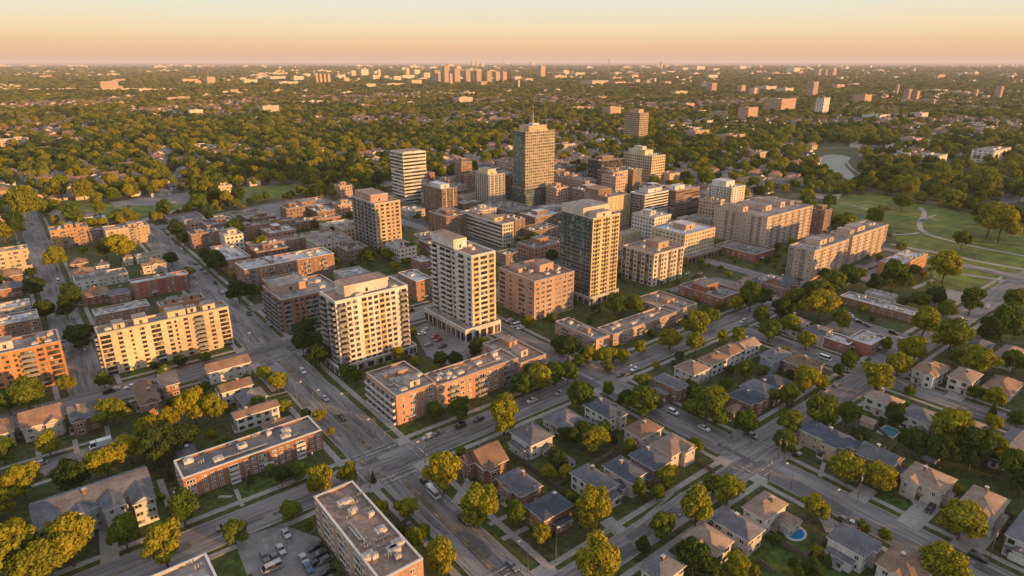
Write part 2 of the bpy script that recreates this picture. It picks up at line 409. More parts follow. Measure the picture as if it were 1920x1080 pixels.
for c in (254.5, 276.5): walk('x', c, 19, 235, 1.7, [(67, 85), (163, 176)])
for c in (159.8, 178.9): walk('y', c, -60, 250, 1.8, [(84, 92) if c < 170 else (86.5, 97.5), (154, 165.5)])
for c in (162.8, 175.7): kerb('y', c, -60, 250, [(84, 97.5), (154, 165.5)])
for c in (251, 269): walk('y', c, -60, 151, 1.6, [(86.5, 97.5)])
for c, x0, x1 in ((80.8, 84, 163), (94.8, 84, 163), (83.4, 176, 450), (101, 176, 450)): walk('x', c, x0, x1, 1.8, [(254, 266)])
for c, x0, x1 in ((83.8, 84, 163), (92.2, 84, 163), (86.3, 176, 450), (97.7, 176, 450)): kerb('x', c, x0, x1, [(254, 266)])
for c in (215.5, 232): walk('x', c, -90, 10, 1.6, [])
# rounded corners of the big crossing
mb = MB()
for cx_, cy_, sx_, sy_ in ((70, 154, -1, -1), (82, 154, 1, -1), (68, 165.5, -1, 1), (84, 165.5, 1, 1), (163, 92, -1, 1), (175.5, 97.5, 1, 1), (163, 84, -1, -1), (175.5, 86.5, 1, -1), (82, 84, 1, -1), (82, 92, 1, 1), (68, 258, -1, -1), (84, 258, 1, -1), (84, 273, 1, 1), (68, 273, -1, 1), (163, 154, -1, -1), (175.5, 154, 1, -1), (163, 165.5, -1, 1), (175.5, 165.5, 1, 1)):
    r = 4.6; pts = [(cx_, cy_)] + [(cx_ + sx_ * r, cy_ + sy_ * .2)] + [(cx_ + sx_ * r, cy_ + sy_ * r), (cx_ + sx_ * .2, cy_ + sy_ * r)]
    P = [(x * S, y * S) for x, y in pts]
    if sx_ * sy_ < 0: P.reverse()
    mb.prism(P, 0, .172, G_WALK)
structure('pavement', mb)

# front walks and driveways traced where the photograph shows them
for pts, w in (([(905, 1010), (985, 985)], 1.6), ([(985, 985), (1000, 975)], 1.6), ([(870, 935), (885, 905)], 3.2), ([(1440, 730 + 100), (1440, 830)], 1)):
    pass
DW = [([(300, 900), (330, 985)], 2.2), ([(200, 965), (207, 1055)], 5), ([(442, 918), (455, 950)], 1.4), ([(435, 932), (410, 932)], 1.4),
      ([(917, 985), (958, 965)], 2.0), ([(942, 1012), (990, 990)], 2.0), ([(1135, 975), (1165, 1000)], 5.5), ([(1280, 925), (1190, 990)], 1.0),
      ([(1605, 938), (1630, 915)], 6), ([(1700, 987), (1745, 945)], 7), ([(1805, 1035), (1850, 985)], 8), ([(1720, 950), (1705, 930)], 1.6), ([(1537, 895), (1545, 868)], 1.6),
      ([(855, 945), (882, 905)], 4.2), ([(1262, 925), (1205, 975)], 1.2), ([(1230, 925), (1190, 915)], 1.2), ([(1543, 965), (1560, 1000)], 4),
      ([(1785, 750), (1800, 735)], 7), ([(500, 745), (540, 735)], 1.6), ([(525, 765), (545, 752)], 1.6), ([(200, 800), (205, 825)], 1.8), ([(70, 840), (75, 865)], 1.8), ([(140, 825), (145, 850)], 1.8),
      ([(1440, 875), (1470, 860)], 1), ([(735, 800), (770, 760), (800, 745)], 1.6), ([(760, 645), (780, 675)], 1.8), ([(905, 660), (930, 680), (950, 690)], 2.5)]
for pts, w in DW: strip_px('driveway' if w > 3 else 'footpath', pts, w * .9, G_WALK, .205 + .0013 * (DW.index((pts, w)) % 20), 1)
# car parks and yards
for pts in ([(438, 1012), (530, 985), (600, 1010), (640, 1120), (478, 1120)], [(772, 618), (800, 605), (905, 655), (850, 690), (800, 668)],
            [(1545, 612), (1585, 592), (1735, 640), (1715, 672), (1650, 690), (1600, 640)], [(1588, 512), (1640, 490), (1668, 492), (1690, 530), (1640, 540)],
            [(205, 379), (352, 360), (372, 381), (215, 389)], [(1240, 545), (1340, 520), (1480, 545), (1400, 560)], [(360, 410), (560, 372), (590, 395), (470, 425)], [(50, 885), (120, 868), (120, 885), (50, 897)]):
    CPZ = globals().get('CPZ', .184) + .0015; poly_px('car_park', pts, G_ASPH, CPZ)
mb = MB()
for i in range(9):
    x0, y0 = at(493 + i * 5.2, 1013 - i * 1.4); x1, y1 = at(500 + i * 5.2, 1030 - i * 1.4)
    mb.face([(x0, y0, .22), (x0 + .18, y0, .22), (x1 + .18, y1, .22), (x1, y1, .22)], G_PAINT)
structure('road_marking', mb)
# the park, its ponds and paths
poly_px('park_lawn', [(1545, 372), (1640, 360), (1700, 378), (1800, 396), (1960, 430), (1960, 520), (1905, 552), (1870, 566), (1760, 545), (1745, 505), (1690, 470), (1672, 432), (1600, 415), (1562, 400)], G_PARK, .06)
poly_px('park_lawn', [(110, 374), (180, 372), (200, 382), (375, 380), (355, 398), (225, 410), (150, 412), (112, 396)], G_PARK, .06)
poly_px('park_lawn', [(385, 368), (440, 352), (560, 344), (590, 358), (530, 372), (440, 382)], G_PARK, .065)
poly_px('park_lawn', [(1515, 284), (1540, 270), (1590, 268), (1612, 280), (1616, 318), (1605, 330), (1545, 318), (1515, 300)], G_GRASS, .06)
poly_px('park_lawn', [(1275, 300), (1335, 292), (1340, 305), (1290, 315)], G_PARK, .06, False)
PATHS = [([(1545, 380), (1590, 384), (1628, 392), (1643, 402), (1636, 411), (1600, 418)], 3.2), ([(1726, 389), (1736, 402), (1722, 417), (1728, 435), (1762, 447), (1830, 463), (1930, 482)], 4), ([(1668, 440), (1700, 440), (1724, 436)], 3),
         ([(1668, 457), (1720, 468), (1775, 477), (1830, 490), (1930, 507)], 4.5), ([(1790, 512), (1875, 525), (1930, 533)], 3.5), ([(1724, 415), (1755, 403)], 2), ([(1712, 541), (1750, 525)], 3), ([(1880, 527), (1905, 540)], 8),
         ([(1586, 302), (1598, 318), (1618, 328)], 3), ([(250, 418), (300, 404), (355, 388), (375, 383)], 8), ([(1545, 279), (1575, 276), (1600, 280)], 2.5)]
for pts, w in PATHS: strip_px('park_path', pts, w, G_WALK, .10)
poly_px('park_path', [(1735, 545), (1760, 538), (1850, 558), (1855, 575), (1830, 578)], G_WALK, .11)
G_WATER = mat('pond_water', (.075, .09, .11), var=.25, rough=.3, scale=.08, big=.02, coord='W', spec=.12, aniso=(.3, 1, 1))
for pts in (smooth_px([(1536, 296), (1548, 290), (1568, 290), (1584, 292), (1597, 296), (1590, 302), (1583, 308), (1588, 316), (1597, 324), (1606, 336), (1600, 343), (1588, 336), (1572, 328), (1558, 320), (1542, 311), (1534, 303)]),
            [(1820, 395), (1850, 378), (1900, 365), (1935, 366), (1935, 375), (1880, 384), (1850, 400), (1825, 402)]):
    poly_px('pond_water', pts, G_WATER, .12)
POLYS.append([at(*q) for q in ((1530, 296), (1560, 288), (1598, 292), (1614, 350), (1590, 352), (1545, 326))]); POLYS.append([at(*q) for q in ((1815, 392), (1900, 362), (1935, 366), (1935, 388), (1850, 410))])
poly_px('sand_lot', [(1518, 362), (1560, 366), (1580, 362), (1572, 373), (1530, 372)], G_WALK, .10)
# ------------------------------------------------------------------ buildings
WINM = {}
def win_geo(mb, w, h, fr, gl, T=None):
    """one window facing -Y, its bottom centre at the origin: a frame proud of the wall round two panes"""
    b = MB(); x = w / 2
    b.box(-x, x, -.10, .02, 0, h, fr)
    t = min(.12, w * .1); n = 1 if w < 1.1 else 2 if w < 2.6 else 3
    pw = (w - t * (n + 1)) / n
    for i in range(n):
        x0 = -x + t + i * (pw + t)
        b.face([(x0, -.108, t), (x0 + pw, -.108, t), (x0 + pw, -.108, h - t), (x0, -.108, h - t)], gl)
    off = len(mb.v); mb.v += [T @ Vector(p) for p in b.v] if T else b.v
    for f, m in zip(b.f, b.m): mb.f.append(tuple(off + k for k in f)); mb.m.append(mb.mi(b.mats[m]))
def win_mesh(w, h, fr, gl):
    k = (round(w, 1), round(h, 1), fr.name, gl.name)
    if k not in WINM:
        mb = MB(); win_geo(mb, k[0], k[1], fr, gl); WINM[k] = mb.mesh('window')
    return WINM[k], k
def bal_geo(mb, w, d, sl, rl, T=None):
    b = MB(); x = w / 2
    b.box(-x, x, -d, 0, -.2, 0, sl, bottom=True)
    b.box(-x, x, -d, -d + .06, 0, 1.0, rl); b.box(-x, -x + .06, -d + .06, 0, 0, 1.0, rl); b.box(x - .06, x, -d + .06, 0, 0, 1.0, rl)
    off = len(mb.v); mb.v += [T @ Vector(p) for p in b.v] if T else b.v
    for f, m in zip(b.f, b.m): mb.f.append(tuple(off + k for k in f)); mb.m.append(mb.mi(b.mats[m]))
BW = {'w': 3.0, 'n': 2.0, 'd': 3.8, 'b': 4.4, '.': 1.6, 'g': 2.6, 'o': 4.2, 'R': 1.2, 'D': 3.0, 's': 2.2}

def solve(xt, yt, yb):
    """nearest corner of a building: pixel of its roof corner and the row where that edge meets the ground"""
    vy = 540 + FPX * FPX / (540 - HOR)
    xb = 960 + (xt - 960) * (vy - yb) / (vy - yt)
    x, y = at(xb, yb); lo, hi = 0, 300
    for _ in range(50):
        m = (lo + hi) / 2
        if pix(x, y, m)[1] > yt: lo = m
        else: hi = m
    return x, y, lo
def extent(x, y, z, ax, xx):
    lo, hi = 0, 420; s0 = pix(x, y, z)[0]; sg = 1 if xx > s0 else -1
    for _ in range(50):
        m = (lo + hi) / 2
        if (pix(x + (m if ax == 'x' else 0), y + (m if ax == 'y' else 0), z)[0] - xx) * sg < 0: lo = m
        else: hi = m
    return lo

def shell(W, D, h, wm, roofm, cope, par=.8, z0=0.0):
    """outer walls with a parapet; the roof deck lies inside it"""
    a = MB(); x, y = W / 2, D / 2
    a.box(-x, x, -y, y, z0, h, wm)
    a.f.pop(); a.m.pop()
    t = .35; i = [(-x + t, -y + t), (x - t, -y + t), (x - t, y - t), (-x + t, y - t)]
    for k in range(4):
        p, q = i[k], i[(k + 1) % 4]; a.face([(q[0], q[1], h - par), (p[0], p[1], h - par), (p[0], p[1], h), (q[0], q[1], h)], wm)
    r = MB(); r.face([(p[0], p[1], h - par) for p in i], roofm)
    o = [(-x - .08, -y - .08), (x + .08, -y - .08), (x + .08, y + .08), (-x - .08, y + .08)]; z = h + .12
    c = MB(); i2 = [(p[0] * (1 - .2 / x) if x > 1 else p[0], p[1] * (1 - .2 / y) if y > 1 else p[1]) for p in i]
    for k in range(4):
        p, q, u, v = o[k], o[(k + 1) % 4], i2[(k + 1) % 4], i2[k]
        c.face([(p[0], p[1], z), (q[0], q[1], z), (u[0], u[1], z), (v[0], v[1], z)], cope)
        c.face([(p[0], p[1], h - .14), (q[0], q[1], h - .14), (q[0], q[1], z), (p[0], p[1], z)], cope)
        c.face([(u[0], u[1], h - .02), (v[0], v[1], h - .02), (v[0], v[1], z), (u[0], u[1], z)], cope)
    return a, r, c

BLD = {}
def building(name, px, wall='brick', fl=6, F='w', Sd='w', roof='gravel', cope='coping', frame='frame', glass='glass', pent=(), units=3, LA=None, LB=None, dx=0, dy=0,
             label='', short='', cat='building', base=0.0, style=None, stylem=None, rail='rail', nm='apartment_building', wall2=None, z1=0.0, h=None, pos=None, win_s=1.0, podium=None, seed=1, sill=False, corner=None, topband=None, trim=None, sidew=None, sidem=None, auto=None):
    rd = random.Random(sum(ord(c) for c in name) * 7 + 3)
    if pos: x, y, hh = pos
    else: x, y, hh = solve(*px[:3])
    if h: hh = h
    if LB is None: LB = extent(x, y, hh, 'x', px[4])
    if LA is None: LA = extent(x, y, hh, 'y', px[3])
    cx_, cy_ = x + LB / 2, y + LA / 2
    AVOID.append((x - 1, x + LB + 1, y - 1, y + LA + 1))
    rt = root(nm, (cx_, cy_, 0)); tag(rt, label, cat)
    wm = stylem or wmat(wall); rm = M[roof + 'roof'] if roof + 'roof' in M else M[roof]
    a, r, c = shell(LB, LA, hh, wm, rm, M[cope])
    wl = ob('wall', a, rt); rf = ob('roof', r, rt); ob('parapet', c, rt)
    X, Y = LB / 2, LA / 2
    fr, gl = M[frame], M[glass]
    H0 = base; fh = (hh - H0 - .9) / fl
    wins, bals = [], []
    for side, pat in (('F', F), ('S', Sd)):
        W = LB if side == 'F' else LA
        if not pat: continue
        if W < 2: continue
        if pat == 'B':                                        # ribbon windows round the floor
            for k in range(fl): wins.append((side, 0, H0 + fh * k + fh * .36, W - .5, fh * .5))
            continue
        per = sum(BW[q] for q in pat); rep = max(1, round((W - 1.0) / per)); sc = (W - 1.0) / (per * rep); u = -W / 2 + .5
        for q in pat * rep:
            bw = BW[q] * sc; uc = u + bw / 2; u += bw
            if q == '.': continue
            if q == 'R':
                trimmb = MB()
                if side == 'F': trimmb.box(uc - bw * .25, uc + bw * .25, -Y - .5, -Y + .05, H0, hh - .3, M[trim or 'framewhite'])
                else: trimmb.box(-X - .5, -X + .05, uc - bw * .25, uc + bw * .25, H0, hh - .3, M[trim or 'framewhite'])
                ob('wall_rib', trimmb, rt); continue
            if q == 'D':
                trimmb = MB()
                if side == 'F': trimmb.box(uc - bw * .5, uc + bw * .5, -Y - .06, -Y + .05, H0, hh - .9, wmat(wall2 or 'darkbrick'))
                else: trimmb.box(-X - .06, -X + .05, uc - bw * .5, uc + bw * .5, H0, hh - .9, wmat(wall2 or 'darkbrick'))
                ob('wall_panel', trimmb, rt)
            for k in range(fl):
                z = H0 + fh * k
                ww = {'w': .56, 'n': .52, 'd': .76, 'b': .78, 'g': .88, 'o': .84, 'D': .66, 's': .36}[q] * bw * win_s
                wh = {'w': .55, 'n': .48, 'd': .56, 'b': .76, 'g': .78, 'o': .70, 'D': .58, 's': .50}[q] * fh
                zz = z + (.08 if q == 'b' else .12 if q in 'go' else .30) * fh
                wins.append((side, uc, zz, ww, wh))
                if q == 'b' : bals.append((side, uc, z + .02, bw * .92))
    def T(side, u, z, out=0.0):
        if side == 'F': return (u, -Y - out, z), 0.0
        return (-X - out, u, z), -math.pi / 2
    def near(w):
        p, _ = T(w[0], w[1], w[2]); return (p[0] + cx_) ** 2 + (p[1] + cy_) ** 2 + (p[2] - H) ** 2
    wins.sort(key=near); bals.sort(key=near)
    for i, (sd_, u, z, w, h_) in enumerate(wins[:100]):
        me, k = win_mesh(w, h_, fr, gl); p, rz = T(sd_, u, z, .07 if True else 0); ob('window', me, rt, p, rz)
    if len(wins) > 100:
        mb = MB()
        for sd_, u, z, w, h_ in wins[100:]:
            p, rz = T(sd_, u, z, .07); win_geo(mb, w, h_, fr, gl, Matrix.Translation(p) @ Matrix.Rotation(rz, 4, 'Z'))
        tag(ob('window', mb, rt), kind='stuff')
    BM = {}
    for i, (sd_, u, z, w) in enumerate(bals[:100]):
        k = round(w, 1)
        if k not in BM: mb = MB(); bal_geo(mb, k, 1.25, M['slab'], M[rail]); BM[k] = mb.mesh('balcony')
        p, rz = T(sd_, u, z, .02); ob('balcony', BM[k], rt, p, rz)
    if len(bals) > 100:
        mb = MB()
        for sd_, u, z, w in bals[100:]:
            p, rz = T(sd_, u, z, .02); bal_geo(mb, w, 1.25, M['slab'], M[rail], Matrix.Translation(p) @ Matrix.Rotation(rz, 4, 'Z'))
        tag(ob('balcony', mb, rt), kind='stuff')
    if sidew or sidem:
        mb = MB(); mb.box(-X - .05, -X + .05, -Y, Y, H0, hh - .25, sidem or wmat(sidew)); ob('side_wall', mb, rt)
    if topband:
        mb = MB(); mb.box(-X - .12, X + .12, -Y - .12, Y + .12, hh - topband, hh - .2, wmat(wall2 or 'white'))
        ob('attic_band', mb, rt)
    for k, (u0, u1, v0, v1, ph, *pm) in enumerate(pent):
        mb = MB(); pw = wmat(pm[0]) if pm else wm if not stylem else wmat('concrete')
        x0, x1, y0, y1 = -X + u0 * LB, -X + u1 * LB, -Y + v0 * LA, -Y + v1 * LA
        mb.box(x0, x1, y0, y1, hh - .8, hh + ph, pw, rm)
        mb.box(x0 - .15, x1 + .15, y0 - .15, y1 + .15, hh + ph, hh + ph + .25, M[cope], rm, bottom=True)
        pt = ob('penthouse', mb, rt)
        if x1 - x0 > 3: 
            me, _ = win_mesh(1.2, 1.6, M['framedark'], M['glassdark']); ob('hatch', me, pt, ((x0 + x1) / 2, y0 - .02, hh))
    for k in range(int(units * 1.7)):
        ux, uy = rd.uniform(-.42, .42) * LB, rd.uniform(-.4, .4) * LA; w_ = rd.uniform(.7, 1.6); mb = MB()
        if any(-X + p[0] * LB - 1 < ux < -X + p[1] * LB + 1 and -Y + p[2] * LA - 1 < uy < -Y + p[3] * LA + 1 for p in pent): continue
        t = rd.random()
        if t < .55:
            mb.box(ux - w_, ux + w_, uy - w_ * .7, uy + w_ * .7, hh - .8, hh + rd.uniform(.2, .7), M['unit']); mb.box(ux - w_ * .6, ux + w_ * .6, uy - w_ * .45, uy + w_ * .45, hh + .7, hh + .85, M['pipe'])
            mb.tube((ux, uy, hh), (ux, uy, hh + .75), w_ * .5, w_ * .5, M['unit'])
        else:
            for q in range(3): mb.tube((ux + q * .7, uy + rd.uniform(-.4, .4), hh - .8), (ux + q * .7, uy, hh + rd.uniform(.1, .6)), .16, .22, M['pipe'])
        ob('roof_unit' if t < .55 else 'vent_pipe', mb, rt)
    if LB * LA > 260:
        for k in range(2):
            mb = MB(); ux, uy = rd.uniform(-.3, .3) * LB, rd.uniform(-.3, .3) * LA; ln = rd.uniform(2.5, 6)
            if any(-X + p[0] * LB - 2 < ux < -X + p[1] * LB + 2 and -Y + p[2] * LA - 2 < uy < -Y + p[3] * LA + 2 for p in pent): continue
            if LB > LA: mb.box(ux - ln, ux + ln, uy - .3, uy + .3, hh - .55, hh - .1, M['pipe'], bottom=True)
            else: mb.box(ux - .3, ux + .3, uy - ln, uy + ln, hh - .55, hh - .1, M['pipe'], bottom=True)
            ob('roof_duct', mb, rt)
    if podium:                                                  # (out to -x, out to +x, out to -y, out to +y, height, wall)
        l, r_, f_, b_, ph, pm = podium
        a, r, c = shell(LB + l + r_, LA + f_ + b_, ph, wmat(pm) if isinstance(pm, str) else pm, M['gravel'], M[cope], .5)
        off = ((r_ - l) / 2, (b_ - f_) / 2, 0)
        pd = ob('podium', a, rt, off); ob('roof', r, pd); ob('parapet', c, pd)
        PW, PD = LB + l + r_, LA + f_ + b_
        for side, W in (('F', PW), ('S', PD)):
            nb = max(2, int(W / 4.2)) if isinstance(pm, str) else 0
            for k in range(nb):
                u = -W / 2 + (k + .5) * W / nb; me, _ = win_mesh(W / nb * .72, ph * .62, M['framedark'], M['glassdark'])
                ob('window', me, pd, (u, -PD / 2 - .02, .4) if side == 'F' else (-PW / 2 - .02, u, .4), 0 if side == 'F' else -math.pi / 2)
        AVOID.append((x - l, x + LB + r_, y - f_, y + LA + b_))
    else:
        dm = MB(); dm.box(-1, 1, -.3, .02, 0, 2.3, M['framedark']); dm.box(-1.6, 1.6, -1.5, .02, 2.5, 2.75, M['slab'], bottom=True)
        ob('door', dm, rt, (rd.uniform(-.2, .2) * LB, -Y - .12, 0))
    BLD[name] = dict(x=x, y=y, h=hh, LA=LA, LB=LB, rt=rt)
    THINGS.append(dict(o=rt, x=cx_, y=cy_, short=short, lm=bool(short), auto=auto))
    return rt

B = building
# --- left of the avenue
B('yellow_slab', (182, 627, 706, 176, 428), 'cream', 9, 'o.w.s.w.o.ws.w.b.w.o', 'b', win_s=1.05, pent=[(.12, .2, .2, .8, 2), (.27, .37, .2, .85, 2.6), (.52, .66, .15, .85, 2.6), (.68, .75, .3, .8, 2), (.8, .9, .2, .8, 2.2)], roof='gravel', cope='coping', frame='framedark', glass='glassdark', units=6,
  label='long cream nine storey apartment slab with roof houses, golden lit, beside the avenue', short='the long cream apartment slab', cat='apartment block')
B('orange_left', (-60, 676, 756, None, 113), 'orange', 8, 'owwsbwo', '', LA=16, roof='gravel', pent=[(.3, .48, .3, .7, 2.8, 'pale'), (.75, .85, .3, .7, 1.6)], frame='framedark', units=5,
  label='bright orange brick apartment block of eight floors cut by the left picture edge', short='the bright orange block', cat='apartment block')
B('left_white', (-60, 622, 655, None, 73), 'brick', 3, 'w.d', '', LA=16, roof='white', units=8, label='low brown brick block with pale roof just behind the bright orange block', short='the low brick block behind it', cat='apartment block')
B('left_white2', (-60, 592, 622, None, 57), 'beige', 3, 'w.w', '', LA=12, roof='white', units=5, label='low beige block with pale roof, second back from the bright orange block', cat='apartment block')
B('left_yellow', (-40, 478, 520, None, 52), 'cream', 5, 'd.w', '', LA=12, roof='gravel', units=3, label='cream five storey walk-up lit yellow at the left edge across from the twin orange blocks', cat='apartment block')
B('left_far', (-40, 414, 442, None, 30), 'sand', 4, 'w', '', LA=10, roof='gravel', units=1, label='small sand coloured block lit gold at the far left edge below the trees', cat='apartment block')
B('block8', (93, 433, 467, None, 165), 'orange', 5, 'gw.bw', 'w', LA=15, roof='gravel', pent=[(.4, .62, .3, .8, 2), (.7, .8, .3, .8, 1.5)], units=3, label='orange brick block with projecting bays, left one of the twin blocks by the school field', short='the twin orange blocks', cat='apartment block')
B('block9', (197, 432, 464, None, 279), 'sand', 5, '.b.w.ww', 'w', LA=15, roof='gravel', pent=[(.52, .72, .0, .6, 2.2)], units=3, label='sand yellow brick block with stair tower, right one of the twin blocks by the field', cat='apartment block')
B('block89', (165, 433, 458, None, 202), 'darkbrick', 5, 'b', '', LA=10, roof='gravel', dy=8, units=2, label='dark recessed link building between the twin orange blocks', cat='apartment block')
B('brick11', (247, 532, 562, 242, 353), 'redbrick', 4, 'w...w', '.w', roof='white', units=6, label='red brick block with white flat roof, beside the avenue behind the cream slab', short='the red brick white-roofed block', cat='apartment block')
B('brick12', (300, 575, 600, None, 384), 'orange', 3, '.w.d', '', LA=9, roof='dark', pent=[(.2, .45, .3, .9, 1.5), (.55, .9, .2, .7, 1.8)], units=5, label='low orange brick block with stepped roof boxes directly behind the cream slab', cat='apartment block')
B('white13', (178, 593, 620, 172, 281), 'brick', 3, 'w', 'w', roof='white', units=7, label='low brick block with wide bluish white roof, left behind the cream slab', cat='apartment block')
# --- right of the avenue, walk-up bars
B('bar15', (358, 440, 468, 351, 553), 'brick', 4, 'w.wb', 'w', roof='gravel', units=10, pent=[(.05, .12, .2, .8, 1.2), (.5, .56, .2, .8, 1.2)], label='long four storey brick bar, farthest of the walk-ups beside the avenue', short='the farthest brick bar', cat='apartment block')
B('L16', (425, 488, 516, 393, 470), 'brick', 4, 'w.w', '.w.', roof='white', units=6, label='brick block with broad pale roof standing end-on to the avenue', short='the pale-roofed brick block', cat='apartment block')
B('bar16', (470, 462, 482, None, 630), 'brick', 3, 'w.w', '', LA=13, roof='tan', units=9, label='long brick bar with brown roof behind the pale-roofed brick block', cat='apartment block')
B('bar17', (458, 506, 543, 440, 626), 'brick', 4, 'wb.w', 'w.w', roof='white', cope='copewhite', units=12, pent=[(.3, .35, .3, .8, 1.2)], label='long brick and cream bar with pale roof between two walk-up courtyards', short='the long pale-roofed bar', cat='apartment block')
B('bar17b', (470, 430, 446, None, 640), 'brick', 3, 'w.w', '', LA=10, roof='gravel', units=8, label='low brown bar with grey roof, one row beyond the brown-roofed bar', cat='apartment block')
B('low57a', (325, 418, 428, 308, 387), 'brick', 2, 'w.w', 'w', roof='dark', units=3, label='low dark-roofed brick building beyond the avenue bend near the school field', cat='low building')
B('low57b', (418, 407, 420, 400, 495), 'darkbrick', 2, 'w.', '', LA=14, roof='dark', units=5, label='low dark-roofed brick shop row beyond the farthest brick bar', cat='low building')
B('low57c', (610, 424, 440, 598, 662), 'beige', 3, 'w', 'w', roof='white', units=4, label='pale low block with whitish roof left of the gold and grey corner tower', cat='low building')
B('apt18', (527, 563, 625, 492, 640), 'brick', 7, 'b.wwb', 'b.b', roof='gravel', pent=[(.05, .55, .45, .95, 3, 'pink')], units=6, frame='framedark', label='seven storey brown brick apartment house with balconies on the avenue corner', short='the seven storey brown brick block', cat='apartment block')
B('low19', (645, 520, 534, None, 693), 'concrete', 2, 'w', '', LA=16, roof='white', units=5, label='low grey building with cluttered roof behind the white tower by the avenue', cat='low building')
B('b56', (560, 388, 405, 535, 627), 'brick', 3, '.w', 'w', roof='gravel', pent=[(.2, .6, .3, .7, 1.5)], units=5, label='brick warehouse like block lit red, alone beyond the walk-ups near the second lawn', short='the lone red-lit brick block', cat='low building')
B('tower20', (628, 566, 700, 599, 764), 'white', 13, 'bww.DwwDww.b', 'b.b', win_s=1.12, roof='tan', cope='copewhite', frame='framedark', glass='glassdark', pent=[(.18, .78, .25, .85, 4.2, 'pale')], wall2='gold', units=3, podium=(2, 2, 2, 1, 4, 'concrete'), topband=None, nm='apartment_tower',
  label='broad white and gold thirteen storey apartment tower on the avenue corner', short='the broad white apartment tower', cat='apartment tower')
B('tower21', (884, 480, 634, 808, 929), 'white', 16, 'DdD', 'w.b.wbb.b', roof='tan', cope='copewhite', frame='framedark', glass='glassdark', wall2='gold', pent=[(.0, .55, .42, .98, 4.5, 'white')], units=5, nm='apartment_tower', podium=(6, 1.5, 2, 0, 6.5, 'pale'),
  rail='railwhite', label='slender white apartment tower with balconies on a low arcaded podium', short='the slender white tower', cat='apartment tower')
B('brick22', (1002, 528, 602, 935, 1077), 'pink', 8, 'wwd.nnwd', 'w.o..w.o', roof='tan', pent=[(.45, .8, .35, .62, 3.6), (.15, .4, .6, .9, 1.2)], units=9, frame='frame', glass='glassdark', label='square pink brown brick block of eight floors beside the slender white tower', short='the square pink brick block', cat='apartment block')
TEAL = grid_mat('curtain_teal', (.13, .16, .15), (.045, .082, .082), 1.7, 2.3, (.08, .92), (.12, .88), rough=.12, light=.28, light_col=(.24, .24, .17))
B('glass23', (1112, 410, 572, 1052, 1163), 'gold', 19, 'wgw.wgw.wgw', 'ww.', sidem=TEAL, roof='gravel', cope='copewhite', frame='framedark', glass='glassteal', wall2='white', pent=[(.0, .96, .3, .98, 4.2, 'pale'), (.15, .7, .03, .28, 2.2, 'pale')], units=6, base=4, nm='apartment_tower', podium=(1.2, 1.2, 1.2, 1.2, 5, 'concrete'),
  label='tall glazed apartment tower with white crown, gold front and dark green glass side', short='the tall glazed apartment tower', cat='apartment tower')
B('b24', (1227, 477, 538, 1167, 1283), 'pale', 7, 'w.Dw', 'wDwD', roof='tan', pent=[(.45, .8, .3, .7, 3, 'pink')], units=6, wall2='brown', frame='framedark', label='boxy beige seven storey block with dark vertical bays right of the glazed tower', short='the boxy beige block', cat='apartment block')
B('b25', (1285, 440, 492, 1222, 1342), 'cream', 7, 'w', 'w', roof='white', cope='coping', pent=[(.35, .65, .3, .7, 2.8, 'pink')], units=8, podium=(1, 3, 5, 0, 5, 'brick'), label='cream block with white flat roof above a brick podium', short='the cream block on a brick podium', cat='apartment block')
B('s26', (1440, 407, 468, 1340, 1525), 'rosetan', 9, 'wwD', 'w.DwDww.w', roof='gravel', wall2='darkbrick', frame='framewhite', glass='glassdark', pent=[(.05, .15, .5, .9, 2.6), (.3, .42, .3, .8, 3), (.62, .72, .3, .8, 3), (.85, .92, .3, .8, 2)], units=6, label='big rose coloured apartment slab with brown vertical stripes beside the park', short='the big rose apartment slab', cat='apartment block')
B('w26', (1547, 395, 440, 1398, 1561), 'darkbrick', 8, 'w', 'w.b', roof='tan', frame='frame', pent=[(.2, .8, .05, .12, 2.4), (.2, .8, .35, .42, 2.4), (.2, .8, .66, .72, 2.4)], units=8, label='dark brick wing with many roof boxes behind the big rose slab at the park edge', short='the dark brick wing', cat='apartment block')
B('pod26', (1417, 478, 493, 1340, 1453), 'redbrick', 2, '.', '.w', roof='dark', units=4, label='windowless red brick podium building in front of the big rose slab', cat='low building')
B('s27', (1528, 470, 527, 1480, 1593), 'rosetan', 8, 'w.wD', 'w.D', roof='gravel', wall2='brown', frame='framewhite', glass='glassdark', pent=[(.35, .55, .3, .9, 2.4), (.62, .74, .3, .8, 2.2)], units=7, label='rose brick slab nearer the camera of the matching pair beside the park lawn', short='the nearer rose brick slab', cat='apartment block')
B('s28', (1600, 443, 496, 1557, 1666), 'rosetan', 8, 'w.wD', 'w.D', roof='gravel', wall2='brown', frame='framewhite', glass='glassdark', pent=[(.1, .2, .3, .9, 2), (.3, .5, .3, .9, 2.4)], units=6, label='rose brick slab farther back of the matching pair beside the park lawn', short='the farther rose brick slab', cat='apartment block')
B('b29', (1688, 498, 524, 1648, 1740), 'orange', 4, 'w.w', '.', roof='white', units=9, pent=[(.15, .3, .4, .7, 1.8, 'pale'), (.45, .55, .4, .8, 1.5, 'pale')], label='orange brick low block with white roof and plant boxes at the park edge', short='the orange block at the park edge', cat='apartment block')
B('strip30', (1737, 598, 613, 1575, 1753), 'brick', 2, 'w', 'w.', roof='white', cope='copewhite', units=12, label='very long low brick building with white roof along a car park near the park', short='the long low white-roofed building', cat='low building')
B('annex30', (1672, 560, 575, 1622, 1685), 'beige', 1, 'w', 'w', roof='white', units=5, label='small pale annex with irregular roof behind the long low white-roofed building', cat='low building')
B('low31a', (1590, 647, 664, 1543, 1608), 'redbrick', 2, '.w', 'w.w', roof='white', cope='copewhite', units=2, label='red brick clinic wing with smaller pale roof facing the side street', cat='low building')
